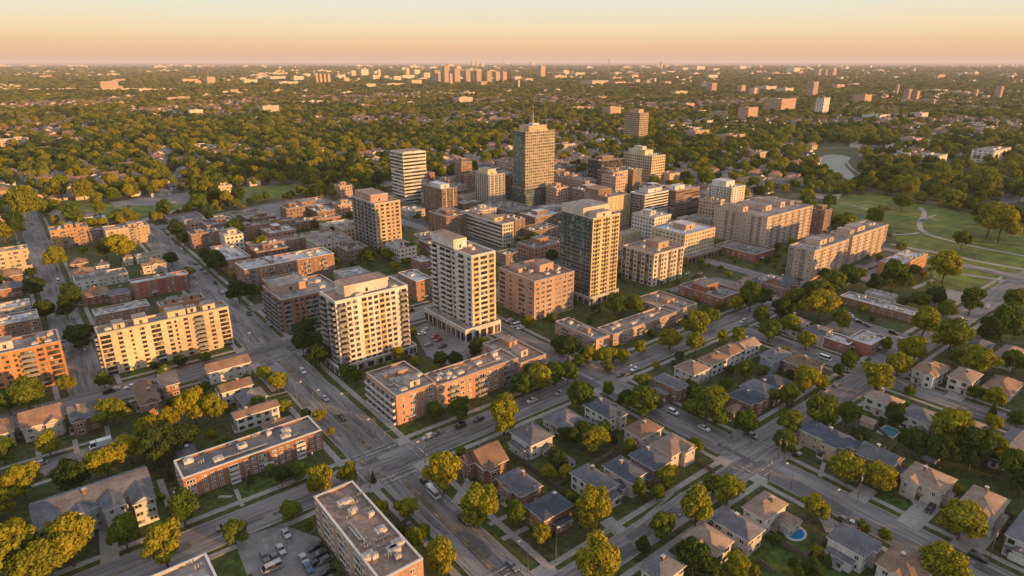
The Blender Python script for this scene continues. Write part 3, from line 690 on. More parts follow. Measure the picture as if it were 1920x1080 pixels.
B('low31b', (1633, 648, 669, 1588, 1662), 'redbrick', 2, 'w', '.', roof='white', cope='coping', units=5, label='red brick clinic block with larger square pale roof, tall trees in front', short='the red brick clinic', cat='low building')
B('b32', (1353, 560, 578, 1273, 1392), 'redbrick', 3, 'w', 'w.d', roof='dark', units=10, pent=[(.05, .7, .42, .72, 3.4, 'redbrick')], label='red brown brick building with big brick roof box north of the cross street', short='the brick building with the roof box', cat='low building')
B('bar33a', (1118, 637, 661, 1041, 1143), 'pink', 3, '.w', 'b.w', roof='gravel', units=6, pent=[(.35, .55, .3, .5, 1.6)], label='near end block of the rose brick walk-up facing the cross street', cat='apartment block')
B('bar33b', (1150, 628, 650, None, 1277), 'pink', 3, 'w.b.w', '', LA=11, roof='tan', units=6, label='long middle bar of the rose brick walk-up behind the street trees', short='the rose brick walk-up bar', cat='apartment block')
B('bar33c', (1262, 585, 605, 1190, 1308), 'pink', 3, 'w', 'w.', roof='tan', units=6, pent=[(.4, .7, .4, .6, 1.2)], label='far end block of the rose brick walk-up with brown roof', cat='apartment block')
B('bar34a', (742, 743, 798, 686, 817), 'terra', 4, '.s.d', 'bb', roof='gravel', pent=[(.45, .7, .12, .35, 2, 'pale'), (.2, .8, .62, .72, 1)], units=9, frame='framewhite', rail='railwhite', label='near corner block of the terracotta brick walk-up at the big crossing', short='the terracotta corner block', cat='apartment block')
B('bar34b', (817, 725, 772, None, 972), 'terra', 4, 'w.bw', '', LA=12, roof='tan', frame='framewhite', units=9, label='long middle bar of the terracotta walk-up with rust coloured roof', short='the terracotta middle bar', cat='apartment block')
B('bar34c', (974, 682, 720, 905, 1024), 'terra', 4, '.b', '.w', roof='tan', frame='framewhite', units=7, pent=[(.35, .6, .2, .45, 2.2, 'pale'), (.5, .8, .62, .9, 1.6)], label='far end block of the terracotta walk-up beside a clump of trees', short='the far terracotta end block', cat='apartment block')
B('bar35', (342, 898, 937, 325, 603), 'brick', 4, 'o.www.b.ww', 'w', roof='dark', cope='copewhite', frame='framewhite', rail='railwhite', units=7, label='long brown brick walk-up with dark roof and white balconies behind a lawn', short='the dark-roofed brown walk-up', cat='apartment block')
B('block37', (712, 1090, 1165, 588, 793), 'pink', 5, '.w.', 'o.w', roof='tan', cope='copewhite', frame='framewhite', rail='rail', units=14, wall2='grey', label='grey block with brown flat roof and vents at the bottom picture edge', short='the grey brown-roofed block', cat='apartment block')
_x, _y = at(386, 1037, 9)
B('corner_block', None, 'pale', 4, 'w', 'w', pos=(_x - 27, _y - 22, 9), LB=27, LA=22, roof='gravel', cope='copewhite', units=6, label='grey flat roof with white parapet corner poking up at the bottom picture edge', short='the grey roof at the bottom edge', cat='apartment block')
# --- the towers of the centre
B('t39', (755, 287, 381, 731, 798), 'white', 14, 'B', 'B', roof='tan', cope='copewhite', frame='framedark', glass='glassdark', wall2='white', topband=7, pent=[(.1, .9, .1, .9, .3)], units=3, nm='office_tower', label='white office tower with dark horizontal ribbon windows and blank white top', short='the white ribbon-window tower', cat='office tower')
B('t40', (828, 355, 408, 793, 857), 'brown', 10, 'wRwwRw', 'w.w', roof='white', frame='framedark', pent=[(.2, .75, .2, .8, 2.5, 'white')], units=3, nm='office_tower', trim='frame', label='squat dark brown tower with pale vertical ribs and white roof house', short='the squat brown tower', cat='office tower')
B('t41', (917, 328, 391, 891, 947), 'grey', 13, 'RwRw', 'RwRw', roof='gravel', frame='framedark', glass='glassdark', trim='frame', pent=[(.1, .6, .2, .9, 4, 'cream')], units=2, nm='office_tower', label='pale grey tower with tall vertical ribs left of the tallest tower', short='the ribbed pale tower', cat='office tower')
GM = grid_mat('curtain_gold', (.31, .265, .20), (.05, .062, .062), 2.4, 2.75, (.18, .86), (.3, .86), rough=.12, light=.5, light_col=(.26, .22, .15))
B('t42', (985, 248, 387, 963, 1041), 'gold', 22, '', '', stylem=GM, roof='gravel', cope='coping', pent=[(.15, .75, .1, .9, 5, 'sand')], units=3, nm='office_tower', podium=(1.5, 8, 1.5, 2, 17, TEAL), sidem=TEAL, label='tallest tower of the centre, bronze glass with rooftop mast', short='the tallest bronze tower', cat='office tower')  # teal glass foot, with reflection and shade put into its colour
t42 = BLD['t42']
mb = MB(); hh = t42['h'] + 5
mb.tube((-2, 0, hh), (-2, 0, hh + 17), .5, .18, M['pipe'], 6)
for q in range(5): mb.tube((-6 + q * 2.6, (q % 2) * 3, hh - 1), (-6 + q * 2.6, (q % 2) * 3, hh + 2.5 + (q * 37 % 5)), .28, .15, M['pipe'], 5)
mb.box(-5, 3, -3, 3, hh, hh + 1.6, M['unit']); ob('mast', mb, t42['rt'])
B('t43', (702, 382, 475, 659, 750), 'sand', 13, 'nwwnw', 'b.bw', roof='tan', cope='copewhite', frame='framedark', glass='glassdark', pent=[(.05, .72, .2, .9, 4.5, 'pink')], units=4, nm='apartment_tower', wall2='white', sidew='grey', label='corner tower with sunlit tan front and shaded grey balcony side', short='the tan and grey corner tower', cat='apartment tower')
B('o44', (942, 420, 464, 863, 963), 'pale', 6, 'ww', 'B', roof='tan', cope='copewhite', frame='framedark', glass='glassdark', pent=[(.1, .9, .2, .5, 2, 'sand'), (.2, .8, .62, .8, 1.5, 'sand')], units=9, nm='office_building', label='six storey office with banded glass side and sunlit end', short='the banded glass office', cat='office building')
B('o44b', (965, 413, 452, 950, 985), 'brown', 7, 'w', 'w', LA=18, roof='tan', units=4, label='brown block behind the banded glass office', cat='office building')
B('t45', (836, 407, 448, 803, 882), 'darkbrick', 6, 'w', 'w.', roof='tan', units=8, pent=[(.3, .7, .4, .7, 1.6)], label='dark brown brick block left of the banded glass office', short='the dark brick block', cat='office building')
B('t46', (1128, 302, 352, 1103, 1170), 'dark', 10, 'g', 'g', roof='tan', frame='framedark', glass='glassdark', pent=[(.2, .7, .3, .8, 3, 'brown')], units=4, nm='office_tower', label='dark glass office tower right behind the tallest tower', short='the dark glass tower', cat='office tower')
B('t47', (1223, 293, 350, 1170, 1248), 'cream', 11, 'w', 'w', roof='white', frame='framedark', glass='glassdark', pent=[(.1, .7, .3, .9, 4.5, 'cream'), (.2, .5, .45, .75, 8, 'cream')], units=4, nm='hotel_tower', label='cream stepped tower with a small crown and square windows', short='the cream stepped tower', cat='hotel')
B('t48', (1187, 318, 362, 1158, 1204), 'brown', 9, 'nn', 'nn', roof='tan', units=3, nm='office_tower', label='narrow brown tower squeezed before the cream stepped tower', cat='office tower')
B('t49', (1256, 326, 348, 1246, 1275), 'gold', 6, '.n', '', LA=14, roof='tan', units=1, label='plain golden block right of the cream stepped tower', cat='office building')
B('t50', (1098, 340, 380, 1063, 1117), 'pink', 8, 'w', 'w', roof='gravel', units=4, label='rose grey block between the tallest tower and the golden office', cat='office building')
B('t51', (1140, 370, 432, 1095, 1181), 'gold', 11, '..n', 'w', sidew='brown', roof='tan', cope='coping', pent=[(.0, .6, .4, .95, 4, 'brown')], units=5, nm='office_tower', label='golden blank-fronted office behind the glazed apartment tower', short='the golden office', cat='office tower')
B('t52', (1210, 365, 430, 1182, 1254), 'white', 12, 'B', 'gD', roof='gravel', cope='copewhite', frame='framedark', glass='glassdark', wall2='brown', pent=[(.3, .9, .3, .9, 2.5, 'white')], units=3, nm='office_tower', label='office tower with white horizontal bands in front and brown side wall', short='the white banded office tower', cat='office tower')
B('t53', (1268, 358, 414, 1245, 1312), 'brown', 11, 'B', 'B', roof='white', cope='coping', frame='framedark', glass='glass', pent=[(.1, .5, .3, .8, 3, 'white')], units=5, nm='office_tower', label='brown banded office tower next to the white banded one', short='the brown banded office tower', cat='office tower')
B('t54', (1373, 352, 402, 1329, 1398), 'white', 11, 'n.', 'nnw', roof='white', cope='copewhite', frame='framedark', glass='glassdark', pent=[(.05, .7, .3, .9, 4, 'white')], units=4, nm='apartment_tower', label='white apartment tower with small windows behind the big rose slab', short='the white small-window tower', cat='apartment tower')
B('t60', (1165, 440, 470, 1150, 1202), 'gold', 7, 'w', 'w', roof='tan', units=3, label='low golden block peeping out right of the glazed apartment tower', cat='office building')
B('l58', (1062, 336, 352, 1040, 1090), 'brick', 4, 'w', 'w', roof='tan', units=5, label='low brick block with lit end just right of the tallest tower', cat='office building')
B('l59', (1000, 434, 456, 972, 1048), 'darkbrick', 3, 'w', 'w', roof='dark', units=9, label='dark low brick store with flat dark roof behind the square brick block', cat='low building')
B('l62', (960, 398, 413, 903, 1008), 'brown', 2, 'w', 'w', roof='dark', units=9, label='sprawling dark flat roof at the foot of the tallest tower', cat='low building')
B('l63', (1030, 392, 408, 1008, 1062), 'concrete', 2, 'w', 'w', roof='white', units=6, label='low hall with pale roof right of the sprawling dark roof', cat='low building')
B('l64', (830, 336, 348, 822, 892), 'sand', 3, 'w', '', LA=12, roof='tan', units=3, label='low sandy block with lit end left of the ribbed pale tower', cat='low building')
B('l65', (765, 396, 410, 745, 797), 'concrete', 2, 'w', 'w', roof='white', units=5, label='low pale hall at the foot of the white ribbon-window tower', cat='low building')
B('l61', (780, 528, 566, 746, 811), 'brick', 3, '.w', 'w.', roof='white', cope='copewhite', units=4, label='brick building with curved pale roof between the two white towers', short='the brick building between towers', cat='low building')
B('l66', (790, 492, 512, 770, 812), 'redbrick', 2, 'w', 'w', roof='white', units=2, label='small red building half hidden left of the slender white tower', cat='low building')
B('l67', (690, 300, 312, 660, 725), 'beige', 2, 'w', '', LA=14, roof='white', units=2, label='pale low hall among trees left of the white ribbon-window tower', cat='low building')
B('l68', (948, 478, 500, 930, 973), 'brown', 3, 'w', 'w', roof='dark', units=3, label='dark low block tucked right of the slender white tower', cat='low building')
B('l69', (1445, 530, 545, 1420, 1470), 'concrete', 1, 'w', 'w', roof='gravel', units=4, label='low concrete hall near the rose brick slabs car park', cat='low building')
B('l70', (1215, 448, 462, 1180, 1224), 'pink', 3, 'w', 'w', roof='tan', units=4, label='low rose block behind the boxy beige block', cat='low building')
B('l71', (1330, 412, 428, 1316, 1342), 'concrete', 3, 'w', 'w', LA=20, roof='gravel', units=3, label='grey low block left of the big rose slab', cat='low building')
B('t55', (1200, 212, 270, 1172, 1217), 'gold', 14, '', '', stylem=grid_mat('curtain_mirror', (.48, .38, .25), (.15, .125, .09), 3.2, 3.4, (.06, .94), (.12, .92), rough=.06, light=.3, light_col=(.2, .16, .1)), roof='gravel', units=3, pent=[(.2, .7, .2, .7, 5, 'sand')], nm='office_tower', label='lone mirror glass tower standing among trees beyond the centre', short='the lone mirror glass tower', cat='office tower')

# mid-rise blocks that fill the streets between and behind the towers
fillr = random.Random(42); FILL = []
for _ in range(4000):
    if len(FILL) >= 96: break
    if fillr.random() < .72: x, y = fillr.uniform(232, 462) * S, fillr.uniform(268, 560) * S
    else: x, y = fillr.uniform(92, 236) * S, fillr.uniform(335, 530) * S
    w, d = fillr.uniform(12, 32), fillr.uniform(11, 24); g = 3.0
    if any(a[0] - g < x + w and x < a[1] + g and a[2] - g < y + d and y < a[3] + g for a in AVOID): continue
    q = pix(x, y, 5)
    if not q or not 0 < q[0] < 1920: continue
    fl = fillr.choice([5, 6, 7, 8, 9]) if x > 330 * S and y > 380 * S and fillr.random() < .6 else fillr.choice([2, 2, 3, 3, 4, 5, 6]) if x > 232 * S else fillr.choice([2, 3, 3, 4]); wl = fillr.choice(['brick', 'brown', 'pink', 'sand', 'pale', 'darkbrick', 'concrete', 'darkbrick', 'brown'])
    gm = grid_mat('fill_facade_' + wl, WALL[wl], (.05, .048, .045), 2.9, 2.9, (.24, .76), (.3, .76), rough=.2, light=.35)
    if x < 330 * S and y < 430 * S: fl = min(fl, 3)
    bx = fillr.choice(['gravel', 'tan', 'white', 'dark'])
    B('fill%d' % len(FILL), None, wl, fl, '', '', pos=(x, y, fl * 2.9 + .9), LB=w, LA=d, stylem=gm, roof=bx, units=5, pent=[(.3, fillr.uniform(.5, .8), .4, .8, fillr.uniform(1.4, 3), wl)] if fl > 2 else (), auto=('building', {'brick': 'brick', 'brown': 'brown', 'pink': 'rose', 'sand': 'sand coloured', 'pale': 'pale', 'darkbrick': 'dark brick', 'concrete': 'grey', 'terra': 'terracotta'}[wl] + (' low block' if fl < 4 else ' mid-rise block')), cat='building')
    FILL.append(1)
print('FILL', len(FILL))
# ------------------------------------------------------------------ houses
HOUSE_M = {}
def house(px, xl, xr, st=2, roofm='shgrey', wall='siding', kind='hip', wing=None, label='', short='', LA=None, LB=None, eave=None, pitch=.5, garage=False, nm='house', porch=False, tint=None, z=None):
    """px: pixel of the eave corner nearest the camera; xl, xr: columns of the eaves' other two corners"""
    he = eave or (6.0 if st == 2 else 3.6)
    x, y = at(px[0], px[1], he)
    LB = LB or extent(x, y, he, 'x', xr); LA = LA or extent(x, y, he, 'y', xl)
    rd = random.Random(int(px[0] * 31 + px[1] * 17))
    wing = list(wing or [])
    if nm == 'house' and st == 2 and LA > 9 and LB > 9:          # every house gets its own additions
        for sd_ in ('F', 'S'):
            if any(q[0] == sd_ for q in wing) or rd.random() < .3: continue
            u = rd.choice([.04, .3, .52]); t = rd.random()
            wing.append((sd_, u, u + rd.uniform(.32, .44), rd.uniform(.6, 1.6), he + .02, 'g') if t < .6 else (sd_, u, u + rd.uniform(.35, .45), rd.uniform(1.4, 2.6), 3.0, rd.choice('gh')))
    if DBG: print('HOUSE', px, round(LA, 1), round(LB, 1), wing)
    cx_, cy_ = x + LB / 2, y + LA / 2; o_ = .55
    AVOID.append((x, x + LB, y, y + LA))
    rt = root(nm, (cx_, cy_, 0)); tag(rt, label, 'house')
    X, Y = LB / 2 - o_, LA / 2 - o_
    wm = wmat(wall); rm = M[roofm]
    w = MB(); w.box(-X, X, -Y, Y, 0, he - .05, wm)
    r = MB()
    def roof(x0, x1, y0, y1, z, kind):
        """eave rectangle -> a closed roof with a fascia"""
        W, D = x1 - x0, y1 - y0; t = .22
        for p, q in (((x0, y0), (x1, y0)), ((x1, y0), (x1, y1)), ((x1, y1), (x0, y1)), ((x0, y1), (x0, y0))):
            r.face([(p[0], p[1], z - t), (q[0], q[1], z - t), (q[0], q[1], z), (p[0], p[1], z)], M['framewhite'])
        r.face([(x0, y1, z - t), (x1, y1, z - t), (x1, y0, z - t), (x0, y0, z - t)], M['framewhite'])
        a, b, c, d = (x0, y0, z), (x1, y0, z), (x1, y1, z), (x0, y1, z); mx, my = (x0 + x1) / 2, (y0 + y1) / 2
        if kind == 'hip':
            if W > D:
                hz = z + D / 2 * pitch; e, f = (x0 + D / 2, my, hz), (x1 - D / 2, my, hz)
                r.face([a, b, f, e], rm); r.face([b, c, f], rm); r.face([c, d, e, f], rm); r.face([d, a, e], rm)
            else:
                hz = z + W / 2 * pitch; e, f = (mx, y0 + W / 2, hz), (mx, y1 - W / 2, hz)
                r.face([a, b, e], rm); r.face([b, c, f, e], rm); r.face([c, d, f], rm); r.face([d, a, e, f], rm)
            return hz
        if kind == 'gx':                                        # ridge along X
            hz = z + D / 2 * pitch * 1.15; e, f = (x0, my, hz), (x1, my, hz)
            r.face([a, b, f, e], rm); r.face([c, d, e, f], rm); i = .5
            r.face([(x0 + i, y1 - i, z), (x0 + i, y0 + i, z), (x0 + i, my, hz - i * pitch)], wm); r.face([(x1 - i, y0 + i, z), (x1 - i, y1 - i, z), (x1 - i, my, hz - i * pitch)], wm)
            return hz
        hz = z + W / 2 * pitch * 1.15; e, f = (mx, y0, hz), (mx, y1, hz)
        r.face([b, c, f, e], rm); r.face([d, a, e, f], rm); i = .5
        r.face([(x0 + i, y0 + i, z), (x1 - i, y0 + i, z), (mx, y0 + i, hz - i * pitch)], wm); r.face([(x1 - i, y1 - i, z), (x0 + i, y1 - i, z), (mx, y1 - i, hz - i * pitch)], wm)
        return hz
    hz = roof(-X - o_, X + o_, -Y - o_, Y + o_, he, kind)
    # wings: (side, from, to, out, eave height, roof kind)
    for sd_, u0, u1, out, wh, wk in (wing or []):
        if sd_ == 'F':
            a0, a1 = -X + u0 * 2 * X, -X + u1 * 2 * X; w.box(a0, a1, -Y - out, -Y + .3, 0, wh - .05, wm); roof(a0 - .4, a1 + .4, -Y - out - .4, -Y + (min((a1 - a0) * .5, Y) if wh >= he else .2), wh + .02, 'gy' if wk == 'g' else 'hip')
        else:
            a0, a1 = -Y + u0 * 2 * Y, -Y + u1 * 2 * Y; w.box(-X - out, -X + .3, a0, a1, 0, wh - .05, wm); roof(-X - out - .4, -X + (min((a1 - a0) * .5, X) if wh >= he else .2), a0 - .4, a1 + .4, wh + .02, 'gx' if wk == 'g' else 'hip')
    ob('wall', w, rt); rf = ob('roof', r, rt)
    if rd.random() < .7:
        c = MB(); px_, py_ = rd.uniform(-.5, .5) * X, rd.uniform(-.4, .4) * Y; c.box(px_ - .5, px_ + .5, py_ - .4, py_ + .4, he + .3, hz + .7, wmat('brown')); c.box(px_ - .6, px_ + .6, py_ - .5, py_ + .5, hz + .7, hz + .85, M['slab']); ob('chimney', c, rf)
    for k in range(rd.randint(1, 2)):
        c = MB(); px_, py_ = rd.uniform(-.5, .5) * X, rd.uniform(-.2, .5) * Y; c.tube((px_, py_, he), (px_, py_, he + (hz - he) * .9 + .3), .13, .13, M['pipe'], 5); ob('vent_pipe', c, rf)
    fr = M['framewhite'] if wall not in ('siding', 'white') else M[rd.choice(['frame', 'framedark', 'framewhite'])]
    def wing_out(sd_, u):
        for s2, u0, u1, out, wh, wk in (wing or []):
            if s2 == sd_ and u0 - .03 < u < u1 + .03: return out, wh
        return 0, he
    dr = rd.uniform(.3, .6); first = True
    for sd_, W in (('F', 2 * X), ('S', 2 * Y)):
        n = max(2, int(W / 3.1))
        for i in range(n):
            u = (i + .5) / n; ww = rd.choice([1.1, 1.5, 2.0]); out, wh = wing_out(sd_, u)
            for s_ in range(st):
                z0 = .95 + s_ * 2.75
                if z0 + 1.3 > wh: continue
                if garage and sd_ == 'S' and s_ == 0 and i < 1: continue
                p = (-X + u * 2 * X, -Y - out - .01, z0) if sd_ == 'F' else (-X - out - .01, -Y + u * 2 * Y, z0); rz = 0 if sd_ == 'F' else -math.pi / 2
                if s_ == 0 and sd_ == 'S' and first and u > dr - .2:
                    first = False; k = MB(); k.box(-.5, .5, -.1, .02, 0, 2.1, M['door']); d = ob('door', k, rt, (p[0], p[1], .15), rz)
                    k = MB(); k.box(-1.1, 1.1, -1.3, .02, -.1, .05, M['slab']); k.box(-1.2, 1.2, -1.4, .02, 2.35, 2.5, rm); k.box(-1.1, -.98, -1.3, -1.18, .05, 2.35, M['framewhite']); k.box(.98, 1.1, -1.3, -1.18, .05, 2.35, M['framewhite']); ob('porch', k, rt, (p[0], p[1], .15), rz)
                    continue
                me, _ = win_mesh(ww, 1.3, fr, M['glassdark']); ob('window', me, rt, p, rz)
    if garage:
        k = MB(); k.box(-2.4, 2.4, -.06, .02, 0, 2.2, M['garage']); ob('garage_door', k, rt, (-X - wing_out('S', .15)[0] - .02, -Y + min(3, Y * .4), .05), -math.pi / 2)
    THINGS.append(dict(o=rt, x=cx_, y=cy_, short=short, lm=bool(short)))
    BLD[px] = dict(x=x, y=y, LA=LA, LB=LB, h=hz, rt=rt)
    return rt
h = house
W1 = [('S', .1, .5, 2.0, 3.4, 'g')]; WG = [('S', .05, .45, 1.6, 6.02, 'g')]; WF = [('F', .45, .95, 1.8, 6.02, 'g')]; WP = [('S', .2, .9, 2.2, 3.2, 'h')]
# inner block between cross street and low street
h((908, 883), 868, 955, 2, 'shbrown', 'brick', 'gx', [('S', .5, .95, 2.5, 6.02, 'g'), ('F', .1, .5, 2.0, 6.02, 'g')], 'brown gabled brick house on the big crossing corner', 'the brown gabled corner house', pitch=.62)
h((995, 837), 955, 1040, 2, 'shgrey', 'siding', 'hip', WP, 'white house with grey hip roof and low side porch beside the gabled corner house', 'the white house by the gabled one')
h((1060, 810), 1015, 1106, 1, 'shgrey', 'siding', 'hip', [('F', .5, .95, 2, 3.62, 'g')], 'wide low white bungalow with grey roof, middle of the cross street front', 'the wide white bungalow')
h((1143, 787), 1093, 1174, 2, 'shblue', 'white', 'hip', [('F', .55, .98, 1.5, 6.02, 'h')], 'tall white house with slate blue roof at the side street corner', 'the tall white corner house')
h((1203, 823), 1167, 1245, 2, 'shbrown', 'beige', 'hip', W1, 'beige house with rust brown hip roof facing the side street', 'the rust-roofed beige house')
h((1260, 857), 1217, 1302, 2, 'shtan', 'pale', 'hip', WF, 'pale house with tan roof at the end of the side street row', 'the tan-roofed end house')
h((1228, 883), 1177, 1262, 2, 'shblue', 'brick', 'hip', None, 'brick house with slate blue roof behind the tan-roofed end house', 'the slate-roofed brick house')
h((1180, 905), 1128, 1216, 2, 'shblue', 'beige', 'hip', W1, 'beige house with large slate blue pyramid roof by the low street', 'the blue pyramid-roofed house')
h((1127, 927), 1067, 1162, 2, 'shgrey', 'siding', 'hip', [('F', .4, .95, 2.2, 3.4, 'g')], 'long grey-brown roofed house with white walls by the low street', 'the long grey-brown roofed house')
h((975, 933), 928, 1019, 2, 'shgrey', 'brick', 'hip', None, 'plain brick house with grey pyramid roof below the gabled corner house', 'the grey pyramid-roofed house')
h((1020, 978), 983, 1077, 2, 'shblue', 'brick', 'hip', [('F', .35, .85, 2, 3.2, 'h')], 'brick house with dark blue roof on the corner lawn by two lamps', 'the blue-roofed corner lawn house')
h((1240, 1096), 1197, 1290, 2, 'shgrey', 'white', 'hip', W1, 'white house with grey pyramid roof at the bottom edge', 'the white bottom-edge house')
# east of the side street
h((1582, 842), 1497, 1608, 2, 'shblue', 'tan', 'hip', [('S', .1, .4, 2, 6.02, 'h'), ('F', .3, .9, 3, 6.02, 'h')], 'big tan brick house with dark blue roof on the crossing corner', 'the big dark blue-roofed house', garage=False)
h((1672, 880), 1603, 1697, 2, 'shgrey', 'brick', 'gy', None, 'grey gable-roofed brick house behind two golden trees', 'the grey gabled brick house', garage=True)
h((1768, 927), 1687, 1796, 2, 'shtan', 'pale', 'hip', [('S', .55, .95, 1.6, 6.02, 'g')], 'pale house with tan roof and white side gable beside a driveway', 'the tan-roofed gable house', garage=True)
h((1867, 973), 1795, 1896, 2, 'shtan', 'siding', 'hip', [('S', .1, .5, 1.6, 6.02, 'g')], 'white gabled house with tan roof behind the large golden tree', 'the white gabled house', garage=True)
h((1935, 1025), 1883, 1990, 2, 'shgrey', 'siding', 'hip', W1, 'white house cut by the right picture edge, next to the white gabled house', garage=True)
h((1437, 977), 1390, 1480, 2, 'shtan', 'white', 'hip', [('F', .5, 1.0, 5, 3.0, 'h')], 'white house with tan roof and terrace beside the round pool', 'the white house by the pool', pitch=.6)
h((1405, 1017), 1333, 1436, 2, 'shgrey', 'beige', 'hip', None, 'beige house with steep grey roof lit on one slope, next to the pool house', 'the steep grey-roofed house', pitch=.62)
h((1338, 1045), 1278, 1378, 2, 'shtan', 'white', 'hip', None, 'white house with grey tan roof, third in the row from the pool', 'the third house from the pool', pitch=.58)
h((1622, 1047), 1548, 1653, 2, 'shgrey', 'white', 'hip', WP, 'white house with dark porch and grey roof across from the driveways', 'the white house with dark porch')
h((1715, 1097), 1640, 1750, 2, 'shbrown', 'white', 'hip', None, 'white house with brown hip roof at the bottom edge beside the dark porch house', 'the brown-roofed bottom-edge house')
h((1680, 765), 1619, 1698, 2, 'shtan', 'siding', 'hip', [('F', .0, .4, 1.5, 6.02, 'h')], 'white two storey house with tan roof facing the low street', 'the white tan-roofed house')
h((1745, 797), 1686, 1768, 2, 'shgrey', 'white', 'hip', None, 'white house with grey roof and dark windows, backing the covered pool', 'the white house by the covered pool')
h((1827, 815), 1783, 1847, 2, 'shtan', 'siding', 'hip', None, 'tan-roofed house half hidden by the big tree clump', 'the half-hidden tan house')
h((1905, 862), 1855, 1945, 2, 'shgrey', 'siding', 'hip', None, 'grey pyramid-roofed house at the right edge beyond the tree clump', 'the grey right-edge house')
h((1757, 707), 1708, 1783, 2, 'shbrown', 'siding', 'hip', WG, 'white house with brown hip roof, first of the pair across the low street', 'the brown-roofed pair')
h((1822, 720), 1775, 1845, 2, 'shtan', 'white', 'hip', None, 'white house with tan hip roof, second of the pair across the low street')
h((1897, 742), 1840, 1922, 1, 'shbrown', 'beige', 'hip', None, 'brown-roofed bungalow right of the white pair across the low street')
h((1847, 660), 1807, 1867, 2, 'shgrey', 'siding', 'hip', None, 'grey-roofed house with lit slope below the park road')
h((1903, 675), 1862, 1925, 2, 'shtan', 'white', 'hip', None, 'tan-roofed white house at the right edge below the park road', 'the white right-edge house')
# row along the cross street
h((1272, 732), 1222, 1295, 2, 'shgrey', 'brick', 'hip', [('S', .3, .8, 2, 3.2, 'h')], 'brick corner house with grey roof and arcaded side, first of the cross street row', 'the first house of the row')
h((1302, 704), 1262, 1334, 2, 'shtan', 'siding', 'hip', None, 'white house with two-tone grey and tan roof, second of the cross street row')
h((1337, 685), 1306, 1368, 2, 'shbrown', 'white', 'hip', None, 'white house with rust roof, third of the cross street row', 'the rust-roofed row house')
h((1370, 668), 1338, 1402, 2, 'shbrown', 'white', 'hip', None, 'white house with dark brown roof, fourth of the cross street row')
h((1400, 658), 1370, 1428, 2, 'shtan', 'siding', 'gx', None, 'tan gabled house, fifth and last of the cross street row', 'the last house of the row')
h((1457, 677), 1423, 1487, 2, 'shgrey', 'bluegrey', 'hip', WG, 'blue-grey clad house with grey roof behind the cross street row', 'the blue clad house')
h((1515, 693), 1467, 1541, 2, 'shbrown', 'brick', 'hip', WF, 'brown-roofed brick house behind the tallest golden tree of the middle block', 'the brown-roofed brick house')
h((1437, 745), 1385, 1464, 2, 'shgrey', 'brick', 'hip', None, 'wide grey-roofed brick house in the middle of the inner block', 'the wide grey-roofed house')
h((1458, 728), 1420, 1484, 2, 'shblue', 'brick', 'hip', None, 'slate blue roof house right behind the wide grey-roofed house')
h((1408, 760), 1362, 1440, 2, 'shblue', 'brick', 'hip', None, 'dark blue roof house just left of the wide grey-roofed house', 'the dark blue inner house')
h((1374, 775), 1356, 1402, 1, 'shbrown', 'brick', 'hip', None, 'small rust-roofed annex house before the dark blue inner house')
h((1538, 630), 1503, 1562, 2, 'shgrey', 'pale', 'hip', [('F', .1, .5, 1.5, 6.02, 'g')], 'pale two storey house left of the red brick clinic', 'the pale house by the clinic')
h((1502, 612), 1462, 1522, 2, 'shgrey', 'siding', 'hip', None, 'grey-roofed white house among trees above the pale clinic house')
h((1407, 537), 1373, 1428, 2, 'shblue', 'beige', 'gx', None, 'dark gabled house pair left of the rose brick slabs', 'the dark gabled house')
h((1472, 541), 1430, 1500, 2, 'shgrey', 'brick', 'gx', [('F', .0, .3, 2, 6.02, 'g'), ('F', .6, .9, 2, 6.02, 'g')], 'many-gabled house block in front of the nearer rose slab', 'the many-gabled house')
# left side
h((38, 806), None, 122, 2, 'shbrown', 'pale', 'gx', [('F', .55, .95, 1.5, 6.02, 'g')], 'long orange-roofed house with pale gables, lit gold, on the lower left street', 'the orange-roofed house', LA=13)
h((131, 792), None, 188, 2, 'shgrey', 'brick', 'gx', [('F', .0, .48, 1.5, 6.02, 'g')], 'dark-roofed brick house with one small lit gable', 'the small-gabled brick house', LA=12)
h((-25, 822), None, 27, 2, 'shbrown', 'beige', 'hip', None, 'rust-roofed beige house cut by the left edge beside the orange-roofed one', LA=13)
h((262, 762), 250, 303, 2, 'shbrown', 'brick', 'gy', None, 'tall brick house end-on with long brown roof left of the avenue', 'the end-on brick house', LA=20)
h((302, 727), None, 338, 2, 'shgrey', 'brick', 'gx', None, 'dark grey-roofed house right behind the end-on brick house', LA=12)
h((390, 700), 380, 472, 2, 'shbrown', 'white', 'gx', None, 'white gabled house with half lit roof, nearest the cream slab by the avenue', 'the white gabled avenue house')
h((414, 738), 404, 476, 2, 'shbrown', 'siding', 'gx', [('S', .3, .8, 1, 6.02, 'g')], 'white house with grey and rust roof, second of the avenue row')
h((452, 757), None, 503, 1, 'shgrey', 'siding', 'hip', None, 'low grey-roofed annex house, third of the avenue row', LA=10)
h((441, 787), 431, 526, 2, 'shbrown', 'white', 'gx', None, 'white walled house with long bright rust roof, fourth of the avenue row', 'the bright rust-roofed house', pitch=.3)
h((500, 812), 488, 558, 2, 'shbrown', 'siding', 'hip', None, 'grey and rust roofed house, last of the avenue row before the dark-roofed walk-up', 'the last avenue row house')
h((340, 868), None, 376, 1, 'shgrey', 'siding', 'hip', None, 'low grey hipped outbuilding peeping behind the dark-roofed brown walk-up', LA=12)
